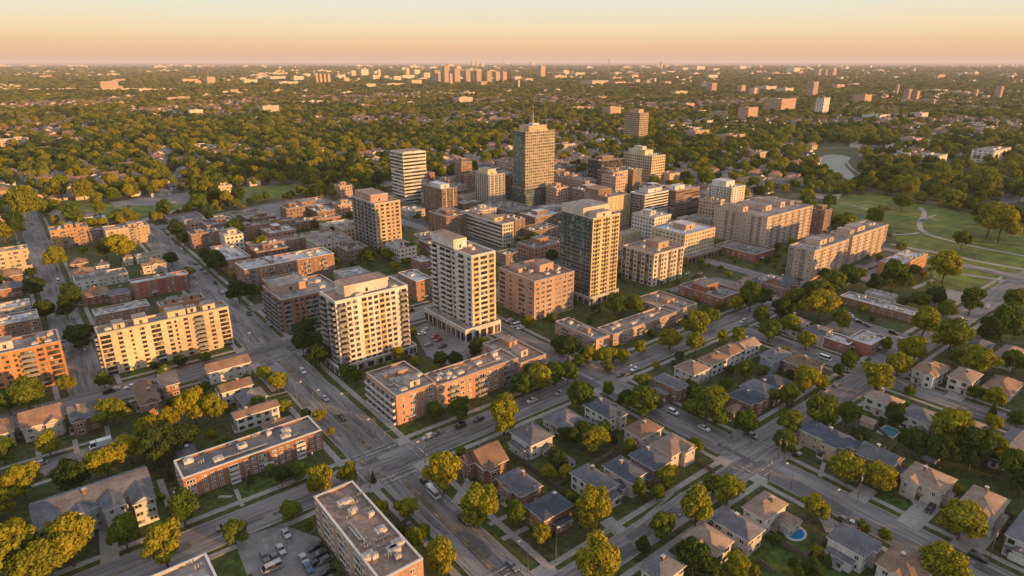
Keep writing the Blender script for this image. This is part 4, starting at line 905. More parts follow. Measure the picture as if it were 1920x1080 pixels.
for px_, xr_, rm_, wl_, la_, lb in (((130, 497), 166, 'shbrown', 'brick', 11, 'rust-roofed brick house just below the twin orange blocks'), ((133, 517), 181, 'shbrown', 'brick', 12, 'red-brown hipped house, second below the twin orange blocks'),
                                    ((150, 560), 208, 'shbrown', 'redbrick', 14, 'large red-brown hipped house beside the left street trees'), ((270, 500), 314, 'shbrown', 'beige', 11, 'brown-roofed house in the yard behind the red brick white-roofed block'),
                                    ((178, 500), 206, 'shgrey', 'white', 8, 'small white house between brown roofs by the twin orange blocks'), ((205, 555), 246, 'shgrey', 'brick', 9, 'narrow grey-roofed house left of the red brick white-roofed block'),
                                    ((-8, 522), 43, 'shbrown', 'brick', 12, 'rust-roofed house at the left edge across the left street'), ((-8, 545), 46, 'shgrey', 'brick', 11, 'grey-roofed house at the left edge, nearer than the rust-roofed one'), ((230, 485), 250, 'shbrown', 'pale', 9, 'tiny brown roof behind the yard tree by the twin orange blocks')):
    h(px_, None, xr_, 2, rm_, wl_, 'hip', None, lb, LA=la_, eave=5.5)
B('flat_m2', (140, 528, 545, None, 240), 'siding', 2, 'w.w', '', LA=14, roof='dark', units=3, label='white walled row with dark flat roof between red-brown houses', cat='low building')
B('flat_m5', (255, 482, 496, None, 303), 'pale', 2, 'w', '', LA=8, roof='tan', units=2, label='small pale flat-roofed building behind the right twin block', cat='low building')
# the white gabled terrace in the lower left
rt = h((62, 992), 50, 288, 3, 'shgrey', 'siding', 'gx', [('F', .04, .22, 4, 8.3, 'g'), ('F', .29, .43, 3, 8.1, 'g'), ('F', .55, .73, 5, 8.4, 'g'), ('F', .80, .99, 7, 8.2, 'g')],
       'long white gabled terrace with grey roof behind golden trees', 'the white gabled terrace', LA=14, eave=7.6, nm='terrace_house', pitch=.42)
# ------------------------------------------------------------------ trees
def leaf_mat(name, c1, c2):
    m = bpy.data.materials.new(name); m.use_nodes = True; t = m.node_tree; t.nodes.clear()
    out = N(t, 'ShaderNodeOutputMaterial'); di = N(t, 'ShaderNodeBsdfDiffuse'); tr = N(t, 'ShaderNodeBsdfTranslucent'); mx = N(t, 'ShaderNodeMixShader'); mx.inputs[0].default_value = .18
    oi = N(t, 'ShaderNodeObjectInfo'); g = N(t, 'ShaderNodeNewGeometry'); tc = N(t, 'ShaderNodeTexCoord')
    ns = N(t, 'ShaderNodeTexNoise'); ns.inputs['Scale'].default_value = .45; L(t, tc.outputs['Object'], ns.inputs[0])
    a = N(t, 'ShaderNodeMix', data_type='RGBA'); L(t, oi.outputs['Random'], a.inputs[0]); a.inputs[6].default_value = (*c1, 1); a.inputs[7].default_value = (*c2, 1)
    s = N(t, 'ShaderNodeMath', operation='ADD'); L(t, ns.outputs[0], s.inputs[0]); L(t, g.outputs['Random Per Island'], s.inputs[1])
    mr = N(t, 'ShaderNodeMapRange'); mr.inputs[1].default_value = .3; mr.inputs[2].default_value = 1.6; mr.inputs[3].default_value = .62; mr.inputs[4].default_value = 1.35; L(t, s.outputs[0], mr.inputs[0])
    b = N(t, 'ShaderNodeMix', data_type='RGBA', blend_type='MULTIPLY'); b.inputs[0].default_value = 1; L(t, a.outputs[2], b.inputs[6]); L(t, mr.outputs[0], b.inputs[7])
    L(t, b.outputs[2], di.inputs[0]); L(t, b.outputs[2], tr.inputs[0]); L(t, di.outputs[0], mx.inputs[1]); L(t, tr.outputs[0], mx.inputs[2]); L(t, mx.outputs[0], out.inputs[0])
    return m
LEAF = {'Y': leaf_mat('leaf_olive', (.260, .225, .018), (.150, .175, .018)), 'G': leaf_mat('leaf_green', (.130, .155, .018), (.066, .108, .017)), 'D': leaf_mat('leaf_dark', (.056, .084, .017), (.042, .068, .016))}  # Y: olive leaves with sunlit yellow put into their colour

def crown_mesh(seed, mats, shape='round', n=1500, leaf=.37):
    """leaf-sized quads spread through lobes of a crown 10 m across, base of the tree at the origin"""
    r = np.random.default_rng(seed)
    if shape == 'round': nl, rad, zc, zs = r.integers(26, 36), 5.0, 5.7, 4.8
    elif shape == 'tall': nl, rad, zc, zs = 20, 3.4, 6.6, 7.0
    elif shape == 'bush': nl, rad, zc, zs = 6, 4.6, 3.4, 3.2
    else: nl, rad, zc, zs = 1, 3.0, 6, 6
    V = []; F = []
    if shape == 'cone':
        hts = r.random(n) ** 1.3 * 11 + .8; rr = (12.2 - hts) / 12 * 3.6 * (.75 + .3 * r.random(n)) * (.8 + .2 * np.sin(hts * 4)); th = r.random(n) * 6.283
        P = np.stack([rr * np.cos(th), rr * np.sin(th), hts], 1); Nn = np.stack([np.cos(th), np.sin(th), np.full(n, .5)], 1)
    else:
        lob = []
        for k in range(nl):
            th = 2.4 * k + r.uniform(-.4, .4); q = (k + .5) / nl; rr = rad * (.70 if shape == 'round' else .58) * math.sqrt(q) * r.uniform(.8, 1.1)
            z = zc + zs * (r.uniform(-.6, .6) * (1 - .4 * q) + .16 * (1 - q))
            lob.append((rr * math.cos(th), rr * math.sin(th), z, rad * r.uniform(.13, .36)))
        lob.append((r.uniform(-.6, .6), r.uniform(-.6, .6), zc + zs * .45, rad * .42)); lob.append((0, 0, zc - zs * .1, rad * .5))
        w = np.array([l[3] ** 2 for l in lob]); idx = r.choice(len(lob), n, p=w / w.sum()); lb = np.array(lob)[idx]
        d = r.normal(size=(n, 3)); d /= np.linalg.norm(d, axis=1)[:, None]; d[:, 2] = np.where(d[:, 2] < -.75, -d[:, 2], d[:, 2])
        k = .55 + .62 * r.random(n) ** .8
        P = lb[:, :3] + d * (lb[:, 3] * k)[:, None] * np.array([1, 1, .88]); Nn = d + r.normal(size=(n, 3)) * .45
    Nn = Nn / np.linalg.norm(Nn, axis=1)[:, None]
    t = np.cross(Nn, r.normal(size=(n, 3))); t /= np.linalg.norm(t, axis=1)[:, None]; b = np.cross(Nn, t)
    s = leaf * (.65 + .8 * r.random(n)); sa = (s * .62)[:, None]; s = s[:, None]
    V = np.concatenate([P - t * s - b * sa * .4, P + b * sa * -1 + t * s * .1, P + t * s + b * sa * .3, P + b * sa], 0)
    ar = np.arange(n); F = np.stack([ar, ar + n, ar + 2 * n, ar + 3 * n], 1)
    out = {}
    for key in mats:
        me = bpy.data.meshes.new('crown'); me.vertices.add(4 * n); me.vertices.foreach_set('co', V.astype(np.float32).ravel())
        me.loops.add(4 * n); me.loops.foreach_set('vertex_index', F.ravel().astype(np.int32)); me.polygons.add(n)
        me.polygons.foreach_set('loop_start', (ar * 4).astype(np.int32)); me.polygons.foreach_set('loop_total', np.full(n, 4, np.int32))
        me.materials.append(LEAF[key]); me.update(); me.validate(); out[key] = me
    return out
CROWN = [crown_mesh(100 + i, 'YGD', 'round', 7000) for i in range(8)]
CTALL = [crown_mesh(200 + i, 'YGD', 'tall', 3600) for i in range(2)]
CBUSH = [crown_mesh(300 + i, 'YGD', 'bush', 2000) for i in range(2)]
CCONE = [crown_mesh(400, 'GD', 'cone', 2400)]
def trunk_mesh(seed, hgt=6.2, r0=.30):
    rd = random.Random(seed); mb = MB()
    mb.tube((0, 0, -.1), (.1, .05, hgt * .45), r0, r0 * .72, M['bark'], 7, False)
    mb.tube((.1, .05, hgt * .45), (.0, -.1, hgt), r0 * .72, r0 * .4, M['bark'], 6)
    for k in range(5):
        a = k * 1.26 + rd.uniform(-.3, .3); z = hgt * rd.uniform(.38, .7)
        mb.tube((.06, 0, z), (math.cos(a) * 2.2, math.sin(a) * 2.2, z + rd.uniform(1.6, 2.6)), r0 * .42, r0 * .14, M['bark'], 5)
    return mb.mesh('trunk')
TRUNK = [trunk_mesh(i) for i in range(4)]
NT = 0
ALLT = []
def tree(x, y, dia, cls='G', shape='round', hk=1.0, name='tree'):
    global NT
    rd = random.Random(int(x * 13 + y * 7)); NT += 1
    pool = {'round': CROWN, 'tall': CTALL, 'bush': CBUSH, 'cone': CCONE}[shape]
    if shape == 'cone' and cls == 'Y': cls = 'G'
    if shape == 'round' and rd.random() < .14: shape = 'tall'; dia *= .74
    base = {'round': 10, 'tall': 6.6, 'bush': 9, 'cone': 7.2}[shape]
    s = dia / base * 1.08; hk *= rd.uniform(.86, 1.22)
    rt = root('tree' if shape != 'bush' else 'shrub', (x, y, 0), rd.uniform(0, 6.28))
    c = ob('crown', pool[rd.randrange(len(pool))][cls], rt); c.scale = (s * rd.uniform(.93, 1.07), s * rd.uniform(.93, 1.07), s * hk * rd.uniform(.92, 1.1))
    t = ob('trunk', TRUNK[rd.randrange(4)], rt); t.scale = (s, s, s * hk * (.75 if shape == 'bush' else 1))
    ALLT.append((x, y, dia / 2))
    THINGS.append(dict(o=rt, x=x, y=y, short='', lm=False, tree=(dia, cls, shape)))
    return rt
def tree_px(px, py, w, cls='G', shape='round', hk=1.0):
    x, y = at(px, py); depth = (np.array([x, y, 3]) - CAM) @ FW
    return tree(x, y, w * depth / FPX, cls, shape, hk)

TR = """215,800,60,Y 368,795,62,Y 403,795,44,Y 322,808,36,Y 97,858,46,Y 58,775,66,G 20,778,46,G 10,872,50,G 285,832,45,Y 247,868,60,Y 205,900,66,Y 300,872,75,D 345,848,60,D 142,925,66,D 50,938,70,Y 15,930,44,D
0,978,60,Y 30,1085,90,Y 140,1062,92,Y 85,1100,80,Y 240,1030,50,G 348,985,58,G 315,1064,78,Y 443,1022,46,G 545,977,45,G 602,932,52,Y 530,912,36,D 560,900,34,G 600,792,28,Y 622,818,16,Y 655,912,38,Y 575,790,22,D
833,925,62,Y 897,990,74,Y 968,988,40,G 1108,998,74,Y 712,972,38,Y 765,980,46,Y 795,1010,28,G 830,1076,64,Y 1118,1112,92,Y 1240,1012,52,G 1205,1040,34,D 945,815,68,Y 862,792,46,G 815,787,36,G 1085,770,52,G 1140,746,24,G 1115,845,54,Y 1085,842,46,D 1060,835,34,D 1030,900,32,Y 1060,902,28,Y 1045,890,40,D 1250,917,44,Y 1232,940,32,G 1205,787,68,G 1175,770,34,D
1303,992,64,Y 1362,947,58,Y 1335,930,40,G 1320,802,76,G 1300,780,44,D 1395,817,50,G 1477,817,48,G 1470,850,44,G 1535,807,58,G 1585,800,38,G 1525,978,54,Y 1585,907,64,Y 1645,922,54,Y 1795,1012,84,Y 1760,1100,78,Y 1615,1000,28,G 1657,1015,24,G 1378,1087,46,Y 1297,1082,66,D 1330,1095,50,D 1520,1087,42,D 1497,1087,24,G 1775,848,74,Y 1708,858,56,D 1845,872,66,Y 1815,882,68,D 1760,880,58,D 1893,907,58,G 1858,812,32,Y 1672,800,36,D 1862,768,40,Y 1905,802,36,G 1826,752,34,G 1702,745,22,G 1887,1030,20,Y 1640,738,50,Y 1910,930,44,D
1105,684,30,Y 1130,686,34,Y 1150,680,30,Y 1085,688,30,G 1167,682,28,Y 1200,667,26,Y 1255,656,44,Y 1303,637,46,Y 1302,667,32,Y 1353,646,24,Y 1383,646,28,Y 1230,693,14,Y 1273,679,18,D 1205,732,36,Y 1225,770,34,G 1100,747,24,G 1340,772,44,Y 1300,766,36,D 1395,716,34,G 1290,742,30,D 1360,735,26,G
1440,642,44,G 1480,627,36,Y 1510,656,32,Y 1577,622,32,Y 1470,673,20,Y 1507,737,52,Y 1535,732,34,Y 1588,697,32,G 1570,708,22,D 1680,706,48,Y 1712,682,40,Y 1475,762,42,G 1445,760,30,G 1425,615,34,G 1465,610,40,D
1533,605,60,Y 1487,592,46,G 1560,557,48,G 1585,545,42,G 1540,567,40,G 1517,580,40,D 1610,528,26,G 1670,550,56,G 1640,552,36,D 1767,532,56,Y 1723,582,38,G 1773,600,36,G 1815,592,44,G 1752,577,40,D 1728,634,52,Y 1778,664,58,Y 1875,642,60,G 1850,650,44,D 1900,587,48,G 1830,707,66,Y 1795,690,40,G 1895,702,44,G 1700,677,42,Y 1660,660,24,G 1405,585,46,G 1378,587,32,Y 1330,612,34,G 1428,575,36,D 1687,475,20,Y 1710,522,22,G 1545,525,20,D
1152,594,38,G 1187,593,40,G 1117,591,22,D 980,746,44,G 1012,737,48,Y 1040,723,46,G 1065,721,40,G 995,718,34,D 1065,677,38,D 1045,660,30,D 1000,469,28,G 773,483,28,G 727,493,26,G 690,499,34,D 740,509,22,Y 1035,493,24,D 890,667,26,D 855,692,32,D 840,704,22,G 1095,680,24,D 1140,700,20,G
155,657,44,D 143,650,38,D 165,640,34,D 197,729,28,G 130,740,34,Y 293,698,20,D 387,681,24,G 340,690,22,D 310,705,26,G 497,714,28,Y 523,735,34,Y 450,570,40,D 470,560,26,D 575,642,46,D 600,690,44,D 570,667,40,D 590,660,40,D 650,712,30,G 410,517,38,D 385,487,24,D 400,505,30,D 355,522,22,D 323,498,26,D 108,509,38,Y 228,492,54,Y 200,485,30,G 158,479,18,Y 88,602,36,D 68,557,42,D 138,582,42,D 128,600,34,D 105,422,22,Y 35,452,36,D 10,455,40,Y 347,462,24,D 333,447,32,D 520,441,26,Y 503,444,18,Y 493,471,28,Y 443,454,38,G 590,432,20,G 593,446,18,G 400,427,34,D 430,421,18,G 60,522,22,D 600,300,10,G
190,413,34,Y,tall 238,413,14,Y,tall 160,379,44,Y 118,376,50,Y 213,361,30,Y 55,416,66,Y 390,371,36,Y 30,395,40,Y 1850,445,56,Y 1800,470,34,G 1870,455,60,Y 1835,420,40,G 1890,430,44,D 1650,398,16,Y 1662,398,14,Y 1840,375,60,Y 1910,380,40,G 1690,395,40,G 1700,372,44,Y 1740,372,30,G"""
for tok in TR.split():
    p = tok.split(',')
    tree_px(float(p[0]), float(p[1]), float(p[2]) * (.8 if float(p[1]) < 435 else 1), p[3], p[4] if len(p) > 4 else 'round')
# conifers and narrow garden trees
for px_, py_, w_ in ((1640, 745, 18), (1857, 790, 22), (1150, 830, 18), (700, 905, 14), (470, 905, 16), (1550, 1060, 20), (320, 900, 18)):
    tree_px(px_, py_, w_, 'D', 'cone')

# everything else that grows: one object, instances of the crowns above
pts = []
def inview(x, y, m=60):
    q = pix(x, y, 5); return q is not None and -m < q[0] < 1920 + m and q[1] < 1080 + m
DENS = np.random.default_rng(5)
from mathutils import noise as mnoise
def hits_tree(x, y, r):
    for a in ALLT:
        if abs(a[0] - x) < a[2] + r and abs(a[1] - y) < a[2] + r: return True
    return False
# near gardens in the frame; larger unseen trees added outside it to cast shade
cand = []
for _ in range(9000):
    x, y = DENS.uniform(-160, 560), DENS.uniform(-260, 300)
    if y < -.35 * x - 160: continue
    cand.append((x, y))
GRIDC = {}
for x, y in cand:
    q = pix(x, y, 5); vis = q is not None and -130 < q[0] < 2050 and q[1] < 1180
    d = math.hypot(x, y)
    if d < 60: continue
    r = DENS.uniform(1.4, 3.0) if vis else DENS.uniform(3.0, 5.6)
    if not free(x, y, r * (.6 if vis else .8)): continue
    if x * x + y * y > 520 ** 2: continue
    key = (int(x // 9), int(y // 9))
    if vis:
        if x > 90 * S and y > 205 * S: continue
        if hits_tree(x, y, r * .5): continue
        if DENS.random() > .55: continue
        lim = 5.0
    else: lim = 6.6
    if any((a - x) ** 2 + (b - y) ** 2 < lim ** 2 for i in (-1, 0, 1) for j in (-1, 0, 1) for a, b in GRIDC.get((key[0] + i, key[1] + j), ())): continue
    GRIDC.setdefault(key, []).append((x, y))
    pts.append((x, y, r * 2, 'shrub' if vis and r < 2.2 else 'near'))
# downtown street trees
for _ in range(2600):
    x, y = DENS.uniform(88, 500) * S, DENS.uniform(170, 620) * S
    if not free(x, y, 2.2) or hits_tree(x, y, 1.5): continue
    if mnoise.noise(Vector((x * .02, y * .02, 3))) < .0 and DENS.random() < .8: continue
    key = (int(x // 9), int(y // 9))
    if any((a - x) ** 2 + (b - y) ** 2 < 36 for i in (-1, 0, 1) for j in (-1, 0, 1) for a, b in GRIDC.get((key[0] + i, key[1] + j), ())): continue
    GRIDC.setdefault(key, []).append((x, y)); pts.append((x, y, DENS.uniform(3.5, 7), 'near'))
# suburbs and woods, thinning towards the horizon
HOUSES = []
def road_gap(x, y):
    """streets of the suburbs show as gaps between the crowns"""
    u = (x + 14 * math.sin(y * .004)) % 148; v = (y + 10 * math.sin(x * .006)) % 210
    return u < 9 or v < 8
d = 470.0
while d < 15000:
    if d < 2600: size = 10.5 + 4.5 * min(1, max(0, (d - 500) / 600)); step = size * .95
    else: size = 15 + (d - 2600) * .0042; step = size * (1.2 + (d - 2600) * .0006)
    half = 44
    n_ = max(1, int(2 * R(half) * d / (size * .98)))
    for i in range(n_):
        th = -AZ * -1 + 0; ang = AZ + R(-half + 2 * half * (i + DENS.random()) / n_); dd = d + DENS.uniform(-.5, .5) * step
        x, y = dd * math.sin(ang), dd * math.cos(ang)
        if dd < 900 and (-14 < x / S < 480 and y / S < 556): continue
        if -120 < x / S < 14 and y / S < 420: continue
        if x / S > 86 and y / S < 320 and x / S < 470: continue
        k = mnoise.noise(Vector((x * .0035, y * .0035, 1.7))) + .45 * mnoise.noise(Vector((x * .012, y * .012, 9)))
        thin = .30 if k < -.28 else .62 if k < -.05 else .93
        if dd > 2600: thin = .55 if k < -.3 else .97
        if dd < 2600 and road_gap(x, y) and k < .25: continue
        if DENS.random() > thin: 
            if dd < 2600: HOUSES.append((x, y, dd, k))
            continue
        if not free(x, y, 2.5): continue
        if dd < 800 and hits_tree(x, y, 1): continue
        pts.append((x, y, size * DENS.uniform(.7, 1.25), 'far'))
    d += step
# the largest of them stand as trees of their own, up to three hundred in all
def shown(p):
    q = pix(p[0], p[1], 4); return q is not None and 0 < q[0] < 1920 and q[1] < 1080
order = sorted([p for p in pts if shown(p)], key=lambda p: -p[2] / math.sqrt(p[0] ** 2 + p[1] ** 2 + H * H))
own = set(map(id, order[:max(0, 299 - NT)]))
stuffp = [p for p in pts if id(p) not in own]
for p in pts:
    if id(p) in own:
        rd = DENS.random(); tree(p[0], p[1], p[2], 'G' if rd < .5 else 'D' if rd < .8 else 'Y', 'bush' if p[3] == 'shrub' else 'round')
protos = []
for i, me in enumerate([CROWN[k][c] for k in range(8) for c in 'YGGDD'[:]] ): protos.append(me)
first = {}
for o in list(COL.objects):
    if o.type == 'MESH' and o.name.startswith('crown') and o.data.name not in first: first[o.data.name] = o
PR = list(first.values())
PRK = [(o, o.data.materials[0].name) for o in PR if o.data in [c[k] for c in CROWN for k in 'YGD']]
PRK.sort(key=lambda q: q[1])
me = bpy.data.meshes.new('woodland'); n = len(stuffp)
co = np.array([(p[0], p[1], -.12 * p[2] * (1 if p[3] != 'shrub' else 1.6)) for p in stuffp], np.float32)
me.vertices.add(n); me.vertices.foreach_set('co', co.ravel())
rr = np.random.default_rng(8)
def att(nm, ty, val):
    a = me.attributes.new(nm, ty, 'POINT'); a.data.foreach_set('value' if ty != 'FLOAT_VECTOR' else 'vector', val.ravel())
sc = np.array([p[2] / 10 for p in stuffp], np.float32)[:, None] * rr.uniform(.88, 1.14, (n, 3)).astype(np.float32)
dist = np.hypot(co[:, 0], co[:, 1]); sc[:, 2] *= np.where(dist > 2600, .8, 1.0)
att('scl', 'FLOAT_VECTOR', sc); att('rot', 'FLOAT', rr.uniform(0, 6.28, n).astype(np.float32))
ix = np.zeros(n, np.int32); names = [q[1] for q in PRK]
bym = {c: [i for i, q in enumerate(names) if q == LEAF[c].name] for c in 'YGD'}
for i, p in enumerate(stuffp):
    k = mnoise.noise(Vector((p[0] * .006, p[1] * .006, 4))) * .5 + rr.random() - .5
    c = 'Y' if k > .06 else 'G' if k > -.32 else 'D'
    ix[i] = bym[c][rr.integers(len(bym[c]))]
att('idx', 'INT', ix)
me.update()
wl = bpy.data.objects.new('woodland', me); COL.objects.link(wl); tag(wl, 'leafy tree canopy filling the suburbs out to the horizon', kind='stuff')
ng = bpy.data.node_groups.new('woodland', 'GeometryNodeTree')
ng.interface.new_socket('Geometry', in_out='INPUT', socket_type='NodeSocketGeometry'); ng.interface.new_socket('Geometry', in_out='OUTPUT', socket_type='NodeSocketGeometry')
gi, go = N(ng, 'NodeGroupInput'), N(ng, 'NodeGroupOutput')
jn = N(ng, 'GeometryNodeGeometryToInstance')
for o, _ in reversed(PRK):
    oi = N(ng, 'GeometryNodeObjectInfo'); oi.inputs['Object'].default_value = o; oi.inputs['As Instance'].default_value = False; L(ng, oi.outputs['Geometry'], jn.inputs[0])
ip = N(ng, 'GeometryNodeInstanceOnPoints'); ip.inputs['Pick Instance'].default_value = True
def nattr(nm, ty):
    a = N(ng, 'GeometryNodeInputNamedAttribute', data_type=ty); a.inputs[0].default_value = nm; return a.outputs[0]
cr = N(ng, 'ShaderNodeCombineXYZ'); L(ng, nattr('rot', 'FLOAT'), cr.inputs[2])
L(ng, gi.outputs[0], ip.inputs['Points']); L(ng, jn.outputs[0], ip.inputs['Instance']); L(ng, nattr('idx', 'INT'), ip.inputs['Instance Index'])
L(ng, cr.outputs[0], ip.inputs['Rotation']); L(ng, nattr('scl', 'FLOAT_VECTOR'), ip.inputs['Scale']); L(ng, ip.outputs[0], go.inputs[0])
wl.modifiers.new('woodland', 'NODES').node_group = ng
print('TREES own', NT, 'woodland', n, 'houses', len(HOUSES))
# ------------------------------------------------------------------ suburb houses among the trees
def small_house(seed, wall, roofm):
    rd = random.Random(seed); mb = MB(); X, Y, he = rd.uniform(5, 7.5), rd.uniform(4, 5.5), rd.uniform(3.4, 6.0); r = M[roofm]; w = wmat(wall)
    mb.box(-X, X, -Y, Y, 0, he, w); o_ = .5; hz = he + Y * .55; x0, y0 = X + o_, Y + o_
    a, b, c, d = (-x0, -y0, he), (x0, -y0, he), (x0, y0, he), (-x0, y0, he); k = 0 if seed % 2 else Y
    e, f = (-x0 + k, 0, hz), (x0 - k, 0, hz)
    mb.face([a, b, f, e], r); mb.face([c, d, e, f], r); mb.face([b, c, f], r if k else w); mb.face([d, a, e], r if k else w)
    for s in (-1, 1):
        for z in ((1, 3.6) if he > 5 else (1,)): mb.face([(s * X * .5 - .8, -Y - .03, z), (s * X * .5 + .8, -Y - .03, z), (s * X * .5 + .8, -Y - .03, z + 1.3), (s * X * .5 - .8, -Y - .03, z + 1.3)], M['glassdark'])
    mb.box(X * .3, X * .3 + .9, -.4, .4, he, hz + .7, wmat('redbrick'))
    return mb.mesh('house')
SH = [small_house(i, w, r) for i, (w, r) in enumerate((('siding', 'shgrey'), ('beige', 'shbrown'), ('pale', 'shtan'), ('brick', 'shgrey'), ('white', 'shgrey'), ('sand', 'shbrown'), ('white', 'shtan'), ('siding', 'shblue')))]
HOUSES = [p for p in HOUSES if free(p[0], p[1], 6) and not (p[0] > 86 * S and p[1] < 330 * S)]
keep = []; HG = {}
for p in HOUSES:
    k = (int(p[0] // 16), int(p[1] // 16))
    if k in HG: continue
    HG[k] = 1; keep.append(p)
vis = sorted([p for p in keep if shown(p)], key=lambda p: p[2])
hr = np.random.default_rng(3)
for p in vis[:170]:
    o = ob('house', SH[hr.integers(len(SH))], None, (p[0], p[1], 0), (0 if hr.random() < .5 else math.pi / 2) + hr.uniform(-.08, .08)); o['category'] = 'house'
    o.scale = (hr.uniform(.9, 1.3),) * 2 + (hr.uniform(.9, 1.2),)
    THINGS.append(dict(o=o, x=p[0], y=p[1], short='', lm=False, auto=('house', {'siding': 'grey-roofed', 'beige': 'brown-roofed', 'pale': 'tan-roofed', 'brick': 'brick', 'white': 'white', 'sand': 'sand coloured'}[o.data.materials[0].name[5:]] + ' house'), far=True))
mb = MB()
for p in vis[170:]:
    me = SH[hr.integers(len(SH))]; T = Matrix.Translation((p[0], p[1], 0)) @ Matrix.Rotation(0 if hr.random() < .5 else math.pi / 2, 4, 'Z') @ Matrix.Scale(hr.uniform(.9, 1.35) * (1 + max(0, p[2] - 1200) / 3000), 4)
    off = len(mb.v); mb.v += [tuple(T @ v.co) for v in me.vertices]
    for f in me.polygons: mb.f.append(tuple(off + i for i in f.vertices)); mb.m.append(mb.mi(me.materials[f.material_index]))
structure('distant_house', mb, 'small pale houses scattered through the distant tree canopy', 'stuff')

# ------------------------------------------------------------------ far buildings
FW_MATS = [grid_mat('far_facade_%d' % i, w, (.07, .06, .055), b, 3.2, (.2, .8), (.35, .8), rough=.3, light=.3) for i, (w, b) in enumerate((((.55, .42, .30), 4.2), ((.60, .52, .42), 5.0), ((.45, .30, .21), 3.6), ((.62, .58, .52), 6.0), ((.36, .27, .22), 4.0)))]
def far_block(px, yb, w, hpx, dep=None, m=0, step=0, label='', short='', name='distant_building', cat='building', yaw=None, auto=None):
    x, y = at(px, yb); depth = (np.array([x, y, 0]) - CAM) @ FW; k = depth / FPX
    wd, hh = w * k, hpx * k / math.cos(PITCH) * 1.0
    f = .72; LB = wd * f; LA = dep or wd * .5
    mb = MB(); X, Y = LB / 2, LA / 2; wm = FW_MATS[m]; rf = M['gravel']
    mb.box(-X, X, -Y, Y, 0, hh, wm, rf)
    mb.box(-X, X, -Y, -Y + .5, hh, hh + min(1.2, hh * .06), M['coping']); mb.box(-X, -X + .5, -Y + .5, Y, hh, hh + min(1.2, hh * .06), M['coping'])
    rd = random.Random(int(px * 7 + yb))
    for q in range(1 + step): 
        a, b = rd.uniform(-.7, .2) * X, rd.uniform(-.5, .1) * Y; s = rd.uniform(.25, .5)
        mb.box(a, a + X * s, b, b + Y * s * 1.2, hh, hh + max(2.2, hh * .07) * rd.uniform(.7, 1.3), wm, rf)
    if step > 1: mb.box(X, X + X * .5, -Y * .8, Y * .8, 0, hh * rd.uniform(.45, .8), wm, rf)
    o = ob(name, mb, None, (x, y + Y * .5, 0)); o['category'] = cat
    if label: o['label'] = label
    AVOID.append((x - X, x + X, y - Y * .5, y + Y * 1.5))
    THINGS.append(dict(o=o, x=x, y=y, short=short, lm=bool(short), auto=auto, far=True))
    return o
fb = far_block
fb(207, 171, 40, 16, m=2, step=2, label='orange lit apartment slab on the long pale strip at upper left', short='the orange slab at upper left')
for i in range(6): fb(20 + i * 58, 171 + (i % 2), 60, 5, dep=40, m=1 + (i % 2) * 2, auto=('building', 'long low pale lit hall'), cat='warehouse')
fb(372, 161, 15, 9, m=2, label='small square block, left of two on the upper left skyline'); fb(397, 160, 20, 14, m=2, step=1, label='stepped square block, right of two on the upper left skyline', short='the stepped block at upper left')
for i, q in enumerate((596, 603, 611, 618)): fb(q, 159, 6.5, 18, m=2, label=['first', 'second', 'third', 'fourth'][i] + ' tower from the left in the row of four orange slabs', short='the four orange slabs' if i == 1 else '', cat='apartment tower')
fb(440, 177, 20, 8, m=2, step=1, label='low reddish block between woods left of the four orange slabs')
fb(587, 198, 60, 8, dep=30, m=3, label='bright cream long hall alone among trees at upper left', short='the bright cream hall', cat='warehouse')
fb(508, 217, 42, 17, m=0, label='long tan block among trees below the bright cream hall', short='the long tan block'); fb(369, 220, 32, 13, m=3, label='pale narrow block among trees left of the long tan block')
fb(336, 193, 54, 10, dep=30, m=2, label='long pink flat building in the woods above the pale narrow block'); fb(382, 195, 26, 6, m=2, label='short pink annex right of the long pink flat building')
fb(103, 236, 78, 7, dep=40, m=2, label='very long pink roofed building among the trees at the left', short='the very long pink roof')
fb(30, 277, 62, 16, dep=20, m=0, step=2, label='low lit apartment row at the left edge among the trees', short='the lit row at the left edge'); fb(145, 275, 74, 12, dep=18, m=2, step=2, label='second lit apartment row right of the one at the left edge')
fb(377, 286, 64, 12, dep=16, m=3, step=2, label='pale flat apartment row in the woods at left centre', short='the pale row in the woods'); fb(396, 288, 60, 9, dep=14, m=0, label='lit cream bar directly before the pale row in the woods')
fb(423, 361, 34, 13, m=0, step=1, label='small golden lit block beside the lawn at left', short='the golden block by the lawn')
for q, y_, w_, h_ in ((495, 150, 30, 7), (520, 152, 40, 8), (560, 154, 26, 10), (470, 158, 34, 8), (540, 161, 50, 7), (575, 145, 20, 6), (520, 143, 50, 6), (640, 150, 22, 9)): fb(q, y_, w_, h_, m=1, auto=('building', 'low cream lit block'))
for i, (q, y_, w_, h_, m_) in enumerate(((838, 158, 16, 30, 4), (857, 158, 17, 24, 4), (878, 157, 17, 23, 4), (898, 157, 17, 22, 4), (917, 157, 15, 21, 4), (933, 156, 13, 19, 2), (946, 155, 12, 18, 2), (820, 157, 18, 22, 4), (846, 162, 8, 21, 2))): fb(q, y_, w_, h_, m=m_, cat='apartment tower', auto=('building', 'skyline slab tower'), short='the skyline cluster' if i == 3 else '')
